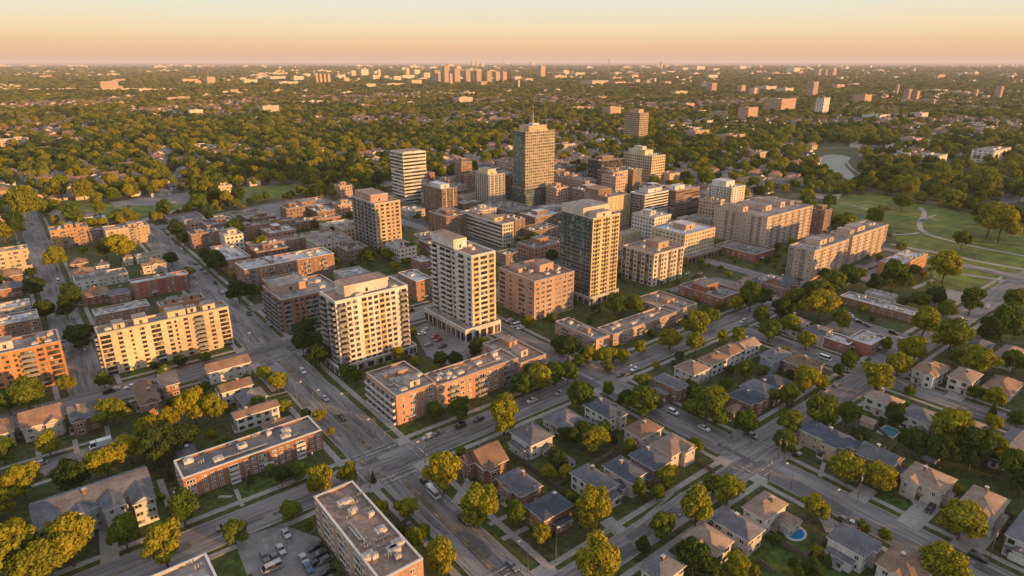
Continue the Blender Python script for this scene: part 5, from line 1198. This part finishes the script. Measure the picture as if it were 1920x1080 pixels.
for q, y_, w_, h_ in ((665, 146, 18, 12), (684, 146, 20, 14), (650, 156, 14, 9), (705, 152, 18, 10), (725, 151, 14, 8), (745, 154, 20, 10), (765, 144, 9, 14), (782, 142, 16, 10), (800, 150, 18, 12), (712, 147, 7, 15), (740, 163, 50, 6), (780, 160, 30, 9), (695, 166, 26, 8), (887, 128, 6, 12), (895, 128, 5, 14), (905, 128, 8, 8), (860, 134, 14, 9), (880, 137, 60, 6), (970, 152, 20, 8), (990, 155, 26, 7), (973, 168, 4, 16), (950, 120, 14, 4), (1000, 121, 12, 4)): fb(q, y_, w_, h_, m=0 if w_ % 4 else 1, auto=('building', 'small skyline block'))
fb(1017, 147, 15, 21, m=2, cat='office tower', label='single square tower right of the skyline cluster', short='the single square skyline tower')
fb(871, 198, 42, 14, m=0, step=1, label='bright yellow lit slab alone in the woods below the skyline cluster', short='the bright yellow woodland slab'); fb(764, 199, 56, 6, dep=30, m=3, label='low white hall in the woods left of the bright yellow woodland slab', cat='warehouse')
fb(1150, 222, 40, 19, m=2, step=1, label='rose lit block just left of the lone mirror glass tower', short='the rose block by the mirror tower'); fb(1088, 212, 64, 10, m=2, step=2, dep=30, label='low rose terrace in the woods left of the rose block', short='')
fb(1142, 124, 4, 12, m=2, label='thin chimney like tower on the horizon right of centre', cat='tower'); fb(1239, 133, 5, 15, m=2, label='thin lit tower on the horizon above the mirror tower', cat='tower')
for q, y_, w_, h_ in ((1085, 144, 34, 7), (1120, 160, 60, 8), (1160, 160, 40, 6), (1060, 142, 18, 9), (1195, 158, 14, 8), (1228, 158, 6, 10), (1250, 160, 24, 6), (1255, 140, 30, 6), (1285, 134, 40, 7), (1310, 134, 34, 9), (1340, 136, 26, 7), (1390, 133, 30, 8), (1420, 140, 24, 6), (1450, 142, 40, 5), (1330, 166, 30, 9)): fb(q, y_, w_, h_, m=1 if w_ % 4 else 0, auto=('building', 'low horizon block'))
R_ = [(1336, 174, 22, 16, 4, 'grey and rose tower, first of the right skyline towers'), (1391, 176, 18, 14, 2, ''), (1415, 181, 22, 14, 0, 'cream square block between right skyline towers'), (1524, 183, 25, 26, 4, 'dark square tower with lit side, tallest of the right skyline'), (1542, 219, 31, 32, 3, 'white ribbed apartment tower among woods at right'),
      (1468, 213, 70, 25, 2, 'wide rose lit slab left of the white ribbed tower'), (1620, 199, 40, 19, 2, 'low rose block right of the white ribbed tower'), (1681, 180, 8, 19, 2, 'narrow lit tower at upper right'), (1701, 193, 18, 23, 4, ''), (1717, 193, 16, 20, 2, ''), (1872, 188, 18, 23, 4, 'grey and lit tower near the right edge'), (1829, 183, 12, 13, 2, ''),
      (1749, 202, 9, 14, 2, 'leaning looking lit block in the right hand woods'), (1650, 227, 64, 11, 3, 'long low silver hall in woods at right'), (1726, 228, 42, 15, 1, 'pale lit flat block beyond the silver hall'), (1767, 228, 14, 8, 2, ''), (1535, 146, 18, 15, 4, ''), (1548, 146, 12, 14, 2, ''), (1562, 146, 16, 15, 2, ''), (1405, 228, 44, 24, 2, 'lit stepped apartment group above the river houses'),
      (1350, 225, 40, 14, 2, ''), (1315, 218, 24, 10, 0, ''), (1290, 205, 36, 10, 2, ''), (1490, 138, 30, 10, 1, ''), (1440, 172, 50, 9, 1, ''), (1475, 174, 40, 8, 1, ''), (1760, 175, 60, 6, 1, ''), (1800, 178, 50, 6, 1, ''), (1900, 176, 40, 5, 1, ''), (1660, 188, 16, 9, 2, ''), (1850, 188, 20, 8, 0, '')]
for i, (q, y_, w_, h_, m_, lb) in enumerate(R_): fb(q, y_, w_, h_, m=m_, step=1 if w_ > 35 else 0, label=lb, short={3: 'the tallest right skyline tower', 4: 'the white ribbed tower', 5: 'the wide rose slab', 13: 'the silver hall', 10: 'the tower near the right edge', 19: 'the stepped group by the river'}.get(i, ''), auto=None if lb else ('building', 'lit skyline block'))
for q, y_, w_, h_, m_, lb in ((1865, 301, 130, 20, 3, 'big school complex with broad white roof at the right edge'), (1700, 306, 60, 14, 3, 'white townhouse terrace before woods right of the pond'), (1755, 307, 60, 16, 3, 'second white townhouse terrace right of the pond'), (1714, 272, 48, 12, 2, 'lit rose flat building above the townhouse terraces'),
                              (1427, 304, 44, 18, 2, 'lit rose villa block left of the pond'), (1780, 245, 90, 8, 3, 'pale warehouse rows at upper right'), (1860, 250, 110, 9, 3, 'second pale warehouse row at the right edge'), (1840, 265, 70, 9, 3, 'pale flat shed nearer than the warehouse rows'), (1310, 262, 60, 16, 2, 'lit rose apartment row in woods left of the pond'), (1375, 268, 70, 14, 2, 'long rose apartment terrace left of the pond'), (1255, 245, 40, 10, 3, 'pale row of flats right of the mirror tower'), (1300, 250, 50, 10, 3, 'second pale row of flats right of the mirror tower'),
                              (1275, 180, 50, 8, 0, 'low lit strip on the ridge right of the mirror tower'), (1130, 275, 60, 10, 3, 'white flat hall beyond the dark glass tower'), (1060, 283, 50, 12, 0, 'cream low block right behind the tallest tower'), (880, 265, 70, 8, 3, 'pale roof row in woods left of the tallest tower'), (560, 330, 90, 7, 3, 'long grey roof row in the woods at left centre'), (505, 300, 80, 6, 3, 'pale street of roofs behind the grey roof row'), (680, 262, 40, 7, 2, 'pale lit houses in woods above the white ribbon tower')):
    fb(q, y_, w_, h_, dep=26 if w_ > 45 else None, m=m_, step=2 if w_ > 55 else 1, label=lb, short={1427: 'the rose villa block', 1865: 'the school complex', 1700: 'the townhouse terraces', 1375: 'the long rose terrace', 560: 'the grey roof row', 880: 'the pale roof row'}.get(q, ''))
fbr = random.Random(9)
for i in range(46):
    yb = fbr.choice([236, 243, 251, 258, 266, 275, 284, 293]); px = fbr.uniform(1640, 1925) if i < 26 else fbr.uniform(1270, 1470)
    x, y = at(px, yb)
    if not free(x, y, 14): continue
    fb(px, yb, fbr.uniform(22, 62), fbr.uniform(6, 11), dep=fbr.uniform(14, 34), m=fbr.choice([3, 3, 1, 0, 2]), auto=('building', fbr.choice(['pale low hall', 'low flat-roofed block', 'cream low building'])))
for i in range(40):
    yb = fbr.choice([150, 156, 163, 168, 174, 182, 190, 200, 212, 228, 240, 256, 272, 290]); px = fbr.uniform(0, 960) if i < 22 else fbr.uniform(1000, 1900)
    x, y = at(px, yb)
    if not free(x, y, 16): continue
    fb(px, yb, fbr.uniform(16, 46), fbr.uniform(5, 9), dep=fbr.uniform(16, 40), m=fbr.choice([3, 1, 0, 2, 2]), auto=('building', fbr.choice(['lit low block', 'pale low block', 'rose low block'])))
# countless small blocks of the far districts
mb = MB(); fr_ = np.random.default_rng(21)
for _ in range(2600):
    yb = 127 + 120 * fr_.random() ** 1.5; px = fr_.uniform(-40, 1960)
    x, y = at(px, yb); d_ = math.hypot(x, y)
    if mnoise.noise(Vector((x * .0009, y * .0009, 2))) + .25 * mnoise.noise(Vector((x * .004, y * .004, 6))) < .12: continue
    if not free(x, y, 6): continue
    k = d_ / 1270; w_, h_ = fr_.uniform(5, 20) * k, fr_.uniform(2.2, 5.5) * k * (1.4 if fr_.random() < .1 else 1)
    mb.box(x - w_ / 2, x + w_ / 2, y, y + w_ * fr_.uniform(.3, .7), 0, h_, FW_MATS[fr_.integers(5)], M['whiteroof'] if fr_.random() < .3 else M['gravel'])
    if w_ > 20: mb.box(x - w_ * .2, x + w_ * .1, y + 2, y + w_ * .2, h_, h_ * 1.25, FW_MATS[1], M['gravel'])
structure('distant_town', mb, 'countless low buildings of the districts towards the horizon', 'stuff')

# ------------------------------------------------------------------ cars
PAINT = {}
def paint_mat(n, c, met=.2):
    m = bpy.data.materials.new('car_paint_' + n); m.use_nodes = True; b = m.node_tree.nodes['Principled BSDF']
    b.inputs['Base Color'].default_value = (*c, 1); b.inputs['Metallic'].default_value = met; b.inputs['Roughness'].default_value = .3; b.inputs['Coat Weight'].default_value = .4; PAINT[n] = m
for n_, c_ in (('white', (.62, .62, .60)), ('silver', (.35, .35, .36)), ('black', (.018, .018, .02)), ('grey', (.12, .12, .125)), ('red', (.35, .03, .025)), ('blue', (.05, .09, .17)), ('beige', (.34, .29, .22))): paint_mat(n_, c_)
def loft(mb, secs, m, cap=True):
    """secs: list of closed cross-sections (lists of points)"""
    n = len(secs[0]); off = len(mb.v); k = mb.mi(m)
    for s in secs: mb.v += [tuple(p) for p in s]
    for i in range(len(secs) - 1):
        for j in range(n):
            a, b = off + i * n + j, off + i * n + (j + 1) % n; mb.f.append((a, b, b + n, a + n)); mb.m.append(k)
    if cap: mb.f.append(tuple(off + j for j in reversed(range(n)))); mb.m.append(k); mb.f.append(tuple(off + (len(secs) - 1) * n + j for j in range(n))); mb.m.append(k)
CARM = {}
def car_meshes(kind, col):
    if (kind, col) in CARM: return CARM[kind, col]
    L_, W_, hb, ht = {'car': (4.6, 1.82, .92, 1.46), 'suv': (4.75, 1.9, 1.05, 1.75), 'van': (5.4, 2.0, 1.15, 2.2), 'bus': (11.0, 2.5, 1.1, 3.0), 'truck': (7.0, 2.3, 1.2, 2.7)}[kind]
    P = PAINT[col]; b = MB(); x = L_ / 2; w = W_ / 2
    prof = [(-x, .35, .72, .80), (-x + .15, .3, hb - .1, .95), (-x * .45, .28, hb, 1), (0, .28, hb + .02, 1), (x * .45, .28, hb, 1), (x - .2, .3, hb - .06, .96), (x, .38, .78, .84)]
    if kind in ('van', 'bus', 'truck'): prof = [(-x, .4, hb, .95), (-x + .1, .35, hb, 1), (0, .35, hb, 1), (x - .1, .35, hb, 1), (x, .4, hb, .95)]
    loft(b, [[(a, -w * k, z0), (a, w * k, z0), (a, w * k, (z0 + z1) / 2), (a, w * k * .94, z1), (a, -w * k * .94, z1), (a, -w * k, (z0 + z1) / 2)] for a, z0, z1, k in prof], P)
    f0, r0, f1, r1 = {'car': (-.42, .78, -.12, .52), 'suv': (-.45, .94, -.2, .82), 'van': (-.88, .97, -.62, .95), 'bus': (-.98, .98, -.96, .97), 'truck': (-.95, -.35, -.85, -.38)}[kind]
    g = MB(); i1 = .80
    loft(g, [[(f0 * x, -w * .92, hb), (r0 * x, -w * .92, hb), (r0 * x, w * .92, hb), (f0 * x, w * .92, hb)], [(f1 * x, -w * i1, ht - .08), (r1 * x, -w * i1, ht - .08), (r1 * x, w * i1, ht - .08), (f1 * x, w * i1, ht - .08)]], M['glassdark'])
    b.prism([(f1 * x - .02, -w * i1 - .02), (r1 * x + .02, -w * i1 - .02), (r1 * x + .02, w * i1 + .02), (f1 * x - .02, w * i1 + .02)], ht - .08, ht, P)
    for q in (0.08, .5, .95):
        xa, xb = (f0 + (r0 - f0) * q) * x, (f1 + (r1 - f1) * q) * x
        for s in (-1, 1): b.tube((xa, s * w * .925, hb), (xb, s * (w * i1 + .01), ht - .05), .05, .05, P, 4)
    if kind == 'truck': b.box(-.3 * x, x, -w, w, .9, ht, PAINT['white'])
    wh = MB(); wh.tube((0, -.11, 0), (0, .11, 0), .33, .33, M['tyre'], 12); wh.f.append(tuple(range(11, -1, -1))); wh.m.append(0)
    rim = MB(); rim.tube((0, -.12, 0), (0, .12, 0), .2, .2, M['rim'], 8); rim.f.append(tuple(range(7, -1, -1))); rim.m.append(0)
    hl = MB(); hl.box(-.03, .05, -.2, .2, -.07, .07, M['light'])
    CARM[kind, col] = (b.mesh('body'), g.mesh('window'), wh.mesh('wheel'), rim.mesh('rim'), hl.mesh('headlight'), x, w)
    return CARM[kind, col]
def car(px, py, ax, col, kind='car', what='parked', short='', label=''):
    x, y = at(px, py); me = car_meshes(kind, col); X, W_ = me[5], me[6]
    rz = {'y': math.pi / 2, 'x': 0}.get(ax, ax if not isinstance(ax, str) else 0)
    r_ = root({'car': 'car', 'suv': 'car', 'van': 'van', 'bus': 'bus', 'truck': 'truck'}[kind], (x, y, .24), rz); r_['category'] = r_.name.split('.')[0]
    ob('body', me[0], r_); ob('window', me[1], r_)
    if math.hypot(x, y) < 330:
        for a in (-.62, .62):
            for s in (-1, 1): k = ob('wheel', me[2], r_, (a * X, s * (W_ - .1), .33)); ob('rim', me[3], k)
        for s in (-1, 1): ob('headlight', me[4], r_, (-X, s * W_ * .6, .62))
    if label: r_['label'] = label
    AVOID.append((x - 2, x + 2, y - 2, y + 2))
    THINGS.append(dict(o=r_, x=x, y=y, short='', lm=False, auto=None if label else ('car', {'white': 'white', 'black': 'black', 'silver': 'silver', 'grey': 'dark grey', 'red': 'red', 'blue': 'blue', 'beige': 'beige'}[col] + ' ' + ('car' if kind in ('car', 'suv') else kind))))
CARS = """802,823,x,silver,suv 822,814,x,grey 863,802,x,black,suv 898,789,x,black 997,754,x,white 870,979,y,black,suv 808,918,y,white 797,907,y,black 814,930,y,white,van 642,786,y,black 1262,776,y,white,suv 1320,806,y,white 1567,724,x,grey,suv 1545,735,x,beige 1743,958,x,black,suv 1833,1049,y,black,suv 1583,979,y,grey 1600,987,y,silver
497,1048,y,grey 527,1034,y,silver 516,1050,y,grey 510,1070,x,silver,van 570,1052,y,silver 591,1030,x,black 600,1042,x,black 610,1054,x,grey 588,1062,x,black 613,1076,x,black 578,1068,y,blue 537,1004,y,silver 420,992,x,grey 63,876,x,white 75,873,x,silver 190,838,x,white,truck 110,530,y,white,van 88,565,y,silver 115,655,y,black 118,640,y,grey 368,496,y,black 378,506,y,black 385,513,y,grey 417,549,y,silver 404,532,y,black 568,699,y,white,suv
313,440,y,black 320,447,y,silver 330,458,y,black 340,468,y,white 347,474,y,grey 822,640,x,red 816,634,x,red 798,620,x,silver 803,649,x,grey 790,628,x,white 830,652,x,black 967,613,x,white,van 955,603,x,silver 976,617,x,white 1393,605,x,white,suv 1453,581,x,grey 1547,675,y,white,van 1592,592,y,silver 1675,627,y,black,suv 1810,605,x,silver 1803,611,x,grey 1800,600,x,white 1655,638,y,grey 1600,600,y,silver 1612,606,y,black 1625,612,y,grey 1690,640,y,silver
1596,521,x,black 1605,517,x,grey 1613,513,x,black 1622,509,x,silver 1632,505,x,black 1641,501,x,grey 1650,497,x,black 1907,562,x,black 1897,568,x,grey 1850,577,x,silver 1880,590,x,black 1165,706,x,black 1050,740,x,silver 240,388,x,black 302,380,x,black 325,381,x,grey 690,640,x,silver 1030,455,x,red 1290,515,x,silver 1300,520,x,black 1312,515,x,grey 1320,525,x,white 1390,540,x,white 545,655,y,grey 505,610,y,silver 468,590,y,black 740,560,x,white 770,585,x,black 610,750,y,silver 765,985,y,grey 1490,850,y,silver 960,1065,y,grey 1410,820,y,grey 1710,728,x,black 1190,695,x,white 280,722,x,grey 245,728,x,white 215,733,x,silver 205,737,x,black"""
for tok in CARS.split():
    p = tok.split(','); car(float(p[0]), float(p[1]), p[2], p[3], p[4] if len(p) > 4 else 'car')

# ------------------------------------------------------------------ lamps, signals, poles, fences, pools
def lamp(px, py, hgt=9.0, arm=(1, 0), label='', kind='street_lamp', mat_='metal'):
    x, y = at(px, py); r_ = root(kind, (x, y, .1)); r_['category'] = kind.replace('_', ' ')
    a = MB(); a.tube((0, 0, 0), (0, 0, .5), .22, .18, M[mat_], 8); a.tube((0, 0, .5), (0, 0, hgt), .13, .08, M[mat_], 8); ob('pole', a, r_)
    if kind == 'street_lamp':
        ax, ay = arm; a = MB(); a.tube((0, 0, hgt - .1), (ax * 2.0, ay * 2.0, hgt + .35), .06, .05, M['metal'], 6); ob('arm', a, r_)
        a = MB(); c = (ax * 2.4, ay * 2.4); a.box(c[0] - .5, c[0] + .5, c[1] - .25, c[1] + .25, hgt + .25, hgt + .45, M['lamphead'], bottom=True); a.prism([(c[0] - .4, c[1] - .18), (c[0] + .4, c[1] - .18), (c[0] + .4, c[1] + .18), (c[0] - .4, c[1] + .18)], hgt + .45, hgt + .52, M['lamphead']); ob('lamp_head', a, r_)
    elif kind == 'traffic_signal':
        ax, ay = arm; a = MB(); a.tube((0, 0, hgt - .6), (ax * 5, ay * 5, hgt - .2), .08, .05, M['metal'], 6); ob('arm', a, r_)
        for q in (.95,):
            a = MB(); c = (ax * 5 * q, ay * 5 * q); a.box(c[0] - .2, c[0] + .2, c[1] - .2, c[1] + .2, hgt - 1.5, hgt - .3, M['orange'], bottom=True); a.box(c[0] - .28, c[0] + .28, c[1] + .2, c[1] + .23, hgt - 1.6, hgt - .2, M['framedark'], bottom=True); ob('signal_head', a, r_)
    else:
        a = MB(); a.box(-1.2, 1.2, -.07, .07, hgt - .8, hgt - .62, M['wood'], bottom=True); ob('crossarm', a, r_)
        a = MB(); a.tube((.35, 0, hgt - 2.6), (.35, 0, hgt - 1.5), .22, .22, M['unit'], 8); ob('transformer', a, r_)
    if label: r_['label'] = label
    THINGS.append(dict(o=r_, x=x, y=y, short='', lm=False, auto=None if label else ('pole', {'street_lamp': 'street lamp', 'traffic_signal': 'traffic signal pole', 'utility_pole': 'wooden utility pole'}[kind])))
for p in ((990, 1072, 9.5, (-.7, .7)), (1042, 1055, 9.5, (.8, .6)), (797, 868, 9, (-1, 0)), (557, 754, 8, (1, 0)), (1482, 917, 8, (0, 1)), (1557, 968, 8, (1, 0)), (705, 880 - 60, 8, (-1, 0)), (655, 770, 8, (-1, 0)), (463, 661, 9, (1, 0)), (1188, 715, 8, (-1, 0)), (1447, 637, 8, (-1, 0)), (1790, 455, 6, (0, 1)), (1830, 490, 6, (0, 1)), (1870, 470, 6, (0, 1)), (1745, 540, 6, (1, 0)), (1712, 470, 6, (1, 0)), (590, 770, 8, (1, 0)), (345, 545, 8, (1, 0)), (300, 485, 8, (1, 0)), (155, 690, 8, (1, 0)), (1395, 800, 7, (0, -1))): lamp(p[0], p[1], p[2], p[3])
for p in ((693, 916, 8.5, (0, 1)), (745, 838, 8, (-1, 0)), (660, 872, 8, (1, 0)), (822, 873, 8, (0, -1)), (470, 640, 8, (1, 0)), (560, 660, 8, (-1, 0))): lamp(p[0], p[1], p[2], p[3], kind='traffic_signal')
for p in ((1370, 820, 11), (1440, 902, 9), (1469, 868, 9), (1608, 934, 9), (1855, 1047, 10), (1458, 860, 8), (330, 955, 8), (1000, 1010 - 60, 9), (1915, 1010, 9), (587, 880, 8), (225, 870, 8)): lamp(p[0], p[1], p[2], kind='utility_pole', mat_='wood')
def fence(pts, hgt=1.7, label='', m='fence'):
    P = [at(*p) for p in pts]; r_ = root('fence', (P[0][0], P[0][1], 0)); r_['category'] = 'fence'; r_['label'] = label
    mb = MB(); pm = MB()
    for (x0, y0), (x1, y1) in zip(P, P[1:]):
        x0, x1, y0, y1 = x0 - P[0][0], x1 - P[0][0], y0 - P[0][1], y1 - P[0][1]
        d = Vector((x1 - x0, y1 - y0)); n = d.length; u = d / n; t = Vector((-u.y, u.x)) * .04
        k = max(1, int(n / 2.4))
        for i in range(k):
            a, b = Vector((x0, y0)) + d * (i / k) + u * .06, Vector((x0, y0)) + d * ((i + 1) / k) - u * .06
            hh = hgt + .04 * math.sin(i * 2.3)
            mb.prism([tuple(a - t), tuple(b - t), tuple(b + t), tuple(a + t)], .08, hh, M[m])
            pm.box(a.x - .14, a.x - .0, a.y - .07, a.y + .07, 0, hgt + .15, M[m])
    ob('panel', mb, r_); ob('post', pm, r_)
    THINGS.append(dict(o=r_, x=P[0][0], y=P[0][1], short='', lm=False))
for pts, lb in (([(958, 853), (1010, 890), (1068, 935)], 'brown board fence between the gabled corner house and the white house gardens'), ([(1040, 915), (1150, 850)], 'board fence running up between the two inner rows of back gardens'), ([(1437, 1005), (1470, 1025), (1510, 1048)], 'board fence below the round pool lawn'), ([(1510, 1048), (1550, 1015)], 'short fence beside the white house with dark porch'),
                ([(1418, 1052), (1450, 1078)], 'low fence between two back lawns at the bottom edge'), ([(1600, 830), (1690, 880), (1760, 920)], 'long back garden fence behind the grey gabled brick house'), ([(1760, 905), (1900, 975)], 'fence along the dark back lawns at the right edge'), ([(1225, 770), (1330, 715)], 'garden fence behind the cross street row'), ([(1620, 785), (1665, 825)], 'garden fence beside the covered pool'), ([(410, 835), (425, 870)], 'short green yard fence by the last avenue row house'),
                ([(292, 865), (300, 900)], 'narrow fence right of the white gabled terrace'), ([(1640, 870), (1680, 840)], 'fence between the covered pool and the grey gabled brick house'), ([(1310, 870), (1340, 890)], 'small corner fence behind the tan-roofed end house')): fence(pts, 1.7, lb)
# round garden pool with its deck, the covered pool, and the blue town pool
def pool(px, py, rx, ry, label, covered=False, rect=False):
    x, y = at(px, py); r_ = root('swimming_pool', (x, y, 0)); r_['category'] = 'swimming pool'; r_['label'] = label
    n = 28; sq = [(-1, -1), (1, -1), (1, 1), (-1, 1)]
    def ring(k): return [(rx * k * math.cos(6.2832 * i / n), ry * k * math.sin(6.2832 * i / n)) for i in range(n)] if not rect else [(a * rx * k, b * ry * k) for a, b in sq]
    d = MB(); A_, B_ = ring(1.28), ring(1.0); m = len(A_); zt = .55 if covered else .3
    for i in range(m):
        j = (i + 1) % m
        d.face([(*A_[i], zt), (*A_[j], zt), (*B_[j], zt), (*B_[i], zt)], M['pooltile']); d.face([(*A_[i], 0), (*A_[j], 0), (*A_[j], zt), (*A_[i], zt)], M['pooltile']); d.face([(*B_[j], .1), (*B_[i], .1), (*B_[i], zt), (*B_[j], zt)], M['pooltile'])
    ob('pool_edge', d, r_); w = MB(); w.face([(*p, .24 if not covered else .6) for p in ring(1.0 if not covered else 1.1)], M['cover' if covered else 'poolwater']); ob('pool_cover' if covered else 'water', w, r_)
    THINGS.append(dict(o=r_, x=x, y=y, short='', lm=False))
pool(1491, 1001, 2.9, 2.3, 'round blue garden pool with pale rim on the lawn')
pool(1667, 811, 3.0, 2.3, 'rectangular garden pool under a teal cover', True, True)
pool(163, 411, 11, 6, 'blue town pool near the twin orange blocks', False, True)
# terrace furniture and garden sheds
def shed(px, py, w, d, hgt, wall, roofm, label):
    x, y = at(px, py); r_ = root('garden_shed', (x, y, 0)); r_['category'] = 'shed'; r_['label'] = label
    a = MB(); a.box(-w, w, -d, d, 0, hgt, wmat(wall)); a.face([(-w, -d, hgt), (w, -d, hgt), (0, -d, hgt + w * .6)], wmat(wall)); a.face([(w, d, hgt), (-w, d, hgt), (0, d, hgt + w * .6)], wmat(wall)); ob('wall', a, r_)
    a = MB(); e = .3; z = hgt + w * .6 + .08; a.face([(w + e, -d - e, hgt - .1), (w + e, d + e, hgt - .1), (0, d + e, z), (0, -d - e, z)], M[roofm]); a.face([(-w - e, d + e, hgt - .1), (-w - e, -d - e, hgt - .1), (0, -d - e, z), (0, d + e, z)], M[roofm]); ob('roof', a, r_)
    a = MB(); a.box(-.5, .5, -.06, .02, 0, 1.9, M['door']); ob('door', a, r_, (0, -d - .01, .02)); THINGS.append(dict(o=r_, x=x, y=y, short='', lm=False))
shed(1628, 798, 2, 2.4, 2.2, 'pale', 'shtan', 'pale garden shed left of the covered pool'); shed(1450, 1000 - 10, 1.6, 1.6, 2.2, 'tan', 'shgrey', 'small shed on the terrace left of the round pool'); shed(1270, 830, 1.8, 2.2, 2.2, 'siding', 'shgrey', 'white shed in the back garden behind the tan-roofed end house')
shed(1065, 872, 1.6, 2, 2.1, 'siding', 'shgrey', 'white shed among shrubs behind the wide white bungalow'); shed(1290, 727, 1.6, 2, 2.1, 'brown', 'shbrown', 'brown shed on the lawn behind the cross street row'); shed(1745, 862, 2, 2, 2.2, 'bluegrey', 'shgrey', 'blue-grey shed under the big tree clump'); shed(385, 720, 1.8, 2.2, 2.2, 'siding', 'shgrey', 'small white shed beside the white gabled avenue house')
# ------------------------------------------------------------------ labels: say what each thing stands beside
LM = [(t['short'], t['x'], t['y'], t.get('far', False)) for t in THINGS if t['lm']]
def screen(x, y):
    q = pix(x, y, 0); return q if q else (0, 0)
LMS = [(s, x, y, screen(x, y)) for s, x, y, f_ in LM]
def relation(x, y, lx, ly):
    fx, fy = math.sin(AZ), math.cos(AZ); dx, dy = x - lx, y - ly; d = dx * fx + dy * fy; s = dx * fy - dy * fx
    if abs(s) > abs(d): return 'right of' if s > 0 else 'left of'
    return 'behind' if d > 0 else 'in front of'
WORDS = {1: 'first', 2: 'second', 3: 'third', 4: 'fourth', 5: 'fifth', 6: 'sixth', 7: 'seventh', 8: 'eighth', 9: 'ninth', 10: 'tenth', 11: 'eleventh', 12: 'twelfth'}
CLSW = {'Y': 'sunlit olive', 'G': 'leafy green', 'D': 'dark green'}
SHN = {'round': 'tree', 'tall': 'slim tree', 'bush': 'shrub', 'cone': 'pointed conifer'}
groups = {}
for t in THINGS:
    o = t['o']
    if 'label' in o: continue
    if 'tree' in t:
        dia, cls, shp = t['tree']; o['category'] = 'shrub' if shp == 'bush' else 'tree'
        desc = f"{'large' if dia > 10.5 else 'small' if dia < 6 else 'medium'} {CLSW[cls]} {SHN[shp]}"
    else: desc = t['auto'][1]
    q = screen(t['x'], t['y'])
    best = sorted(LMS, key=lambda m: (m[3][0] - q[0]) ** 2 + ((m[3][1] - q[1]) * 1.6) ** 2)[0]
    o['group'] = {'tree': 'trees', 'house': 'suburb houses', 'building': 'distant buildings', 'car': 'parked cars', 'pole': 'lamps and poles'}[t['auto'][0] if t.get('auto') else 'tree']
    groups.setdefault((desc, relation(t['x'], t['y'], best[1], best[2]), best[0]), []).append((q, o))
for (desc, rel, nm), L_ in groups.items():
    if len(L_) == 1: L_[0][1]['label'] = f'{desc} {rel} {nm}'; continue
    L_.sort(key=lambda a: a[0][0]); n = len(L_)
    for i, (q, o) in enumerate(L_):
        if n == 2: o['label'] = f"{desc} {rel} {nm}, {'leftmost' if i == 0 else 'rightmost'} of two"
        else: o['label'] = f"{WORDS.get(i + 1, str(i + 1) + 'th')} {desc} from left, {rel} {nm}"
for t in THINGS:
    w_ = t['o'].get('label', '').split()
    if len(w_) > 16: t['o']['label'] = ' '.join(x for x in w_ if x not in ('medium', 'leafy', 'the', 'large'))
used = {}
for t in THINGS:
    l = t['o'].get('label', '')
    if l in used: print('SAME LABEL', l)
    used[l] = 1
    if not 4 <= len(l.split()) <= 16: print('LABEL LENGTH', len(l.split()), l)
print('THINGS', len(THINGS), 'objects', len(bpy.data.objects))

# ------------------------------------------------------------------ the evening air
if HAZE > 0:
    mb = MB(); k = 90000; mb.box(-k, k, -k, k, -1, 178, None, bottom=True) if False else None
    me = bpy.data.meshes.new('haze'); v = [(-k, -k, -1), (k, -k, -1), (k, k, -1), (-k, k, -1), (-k, -k, 178), (k, -k, 178), (k, k, 178), (-k, k, 178)]
    me.from_pydata(v, [], [(3, 2, 1, 0), (4, 5, 6, 7), (0, 1, 5, 4), (1, 2, 6, 5), (2, 3, 7, 6), (3, 0, 4, 7)])
    hm = bpy.data.materials.new('haze'); hm.use_nodes = True; t = hm.node_tree; t.nodes.clear()
    out = N(t, 'ShaderNodeOutputMaterial'); pv = N(t, 'ShaderNodeVolumePrincipled'); pv.inputs['Color'].default_value = (.82, .79, .80, 1); pv.inputs['Density'].default_value = HAZE; pv.inputs['Anisotropy'].default_value = 0.0
    L(t, pv.outputs[0], out.inputs['Volume']); me.materials.append(hm)
    hz = ob('haze', me); hz['kind'] = 'stuff'; hz['label'] = 'thin warm evening haze over the whole city'
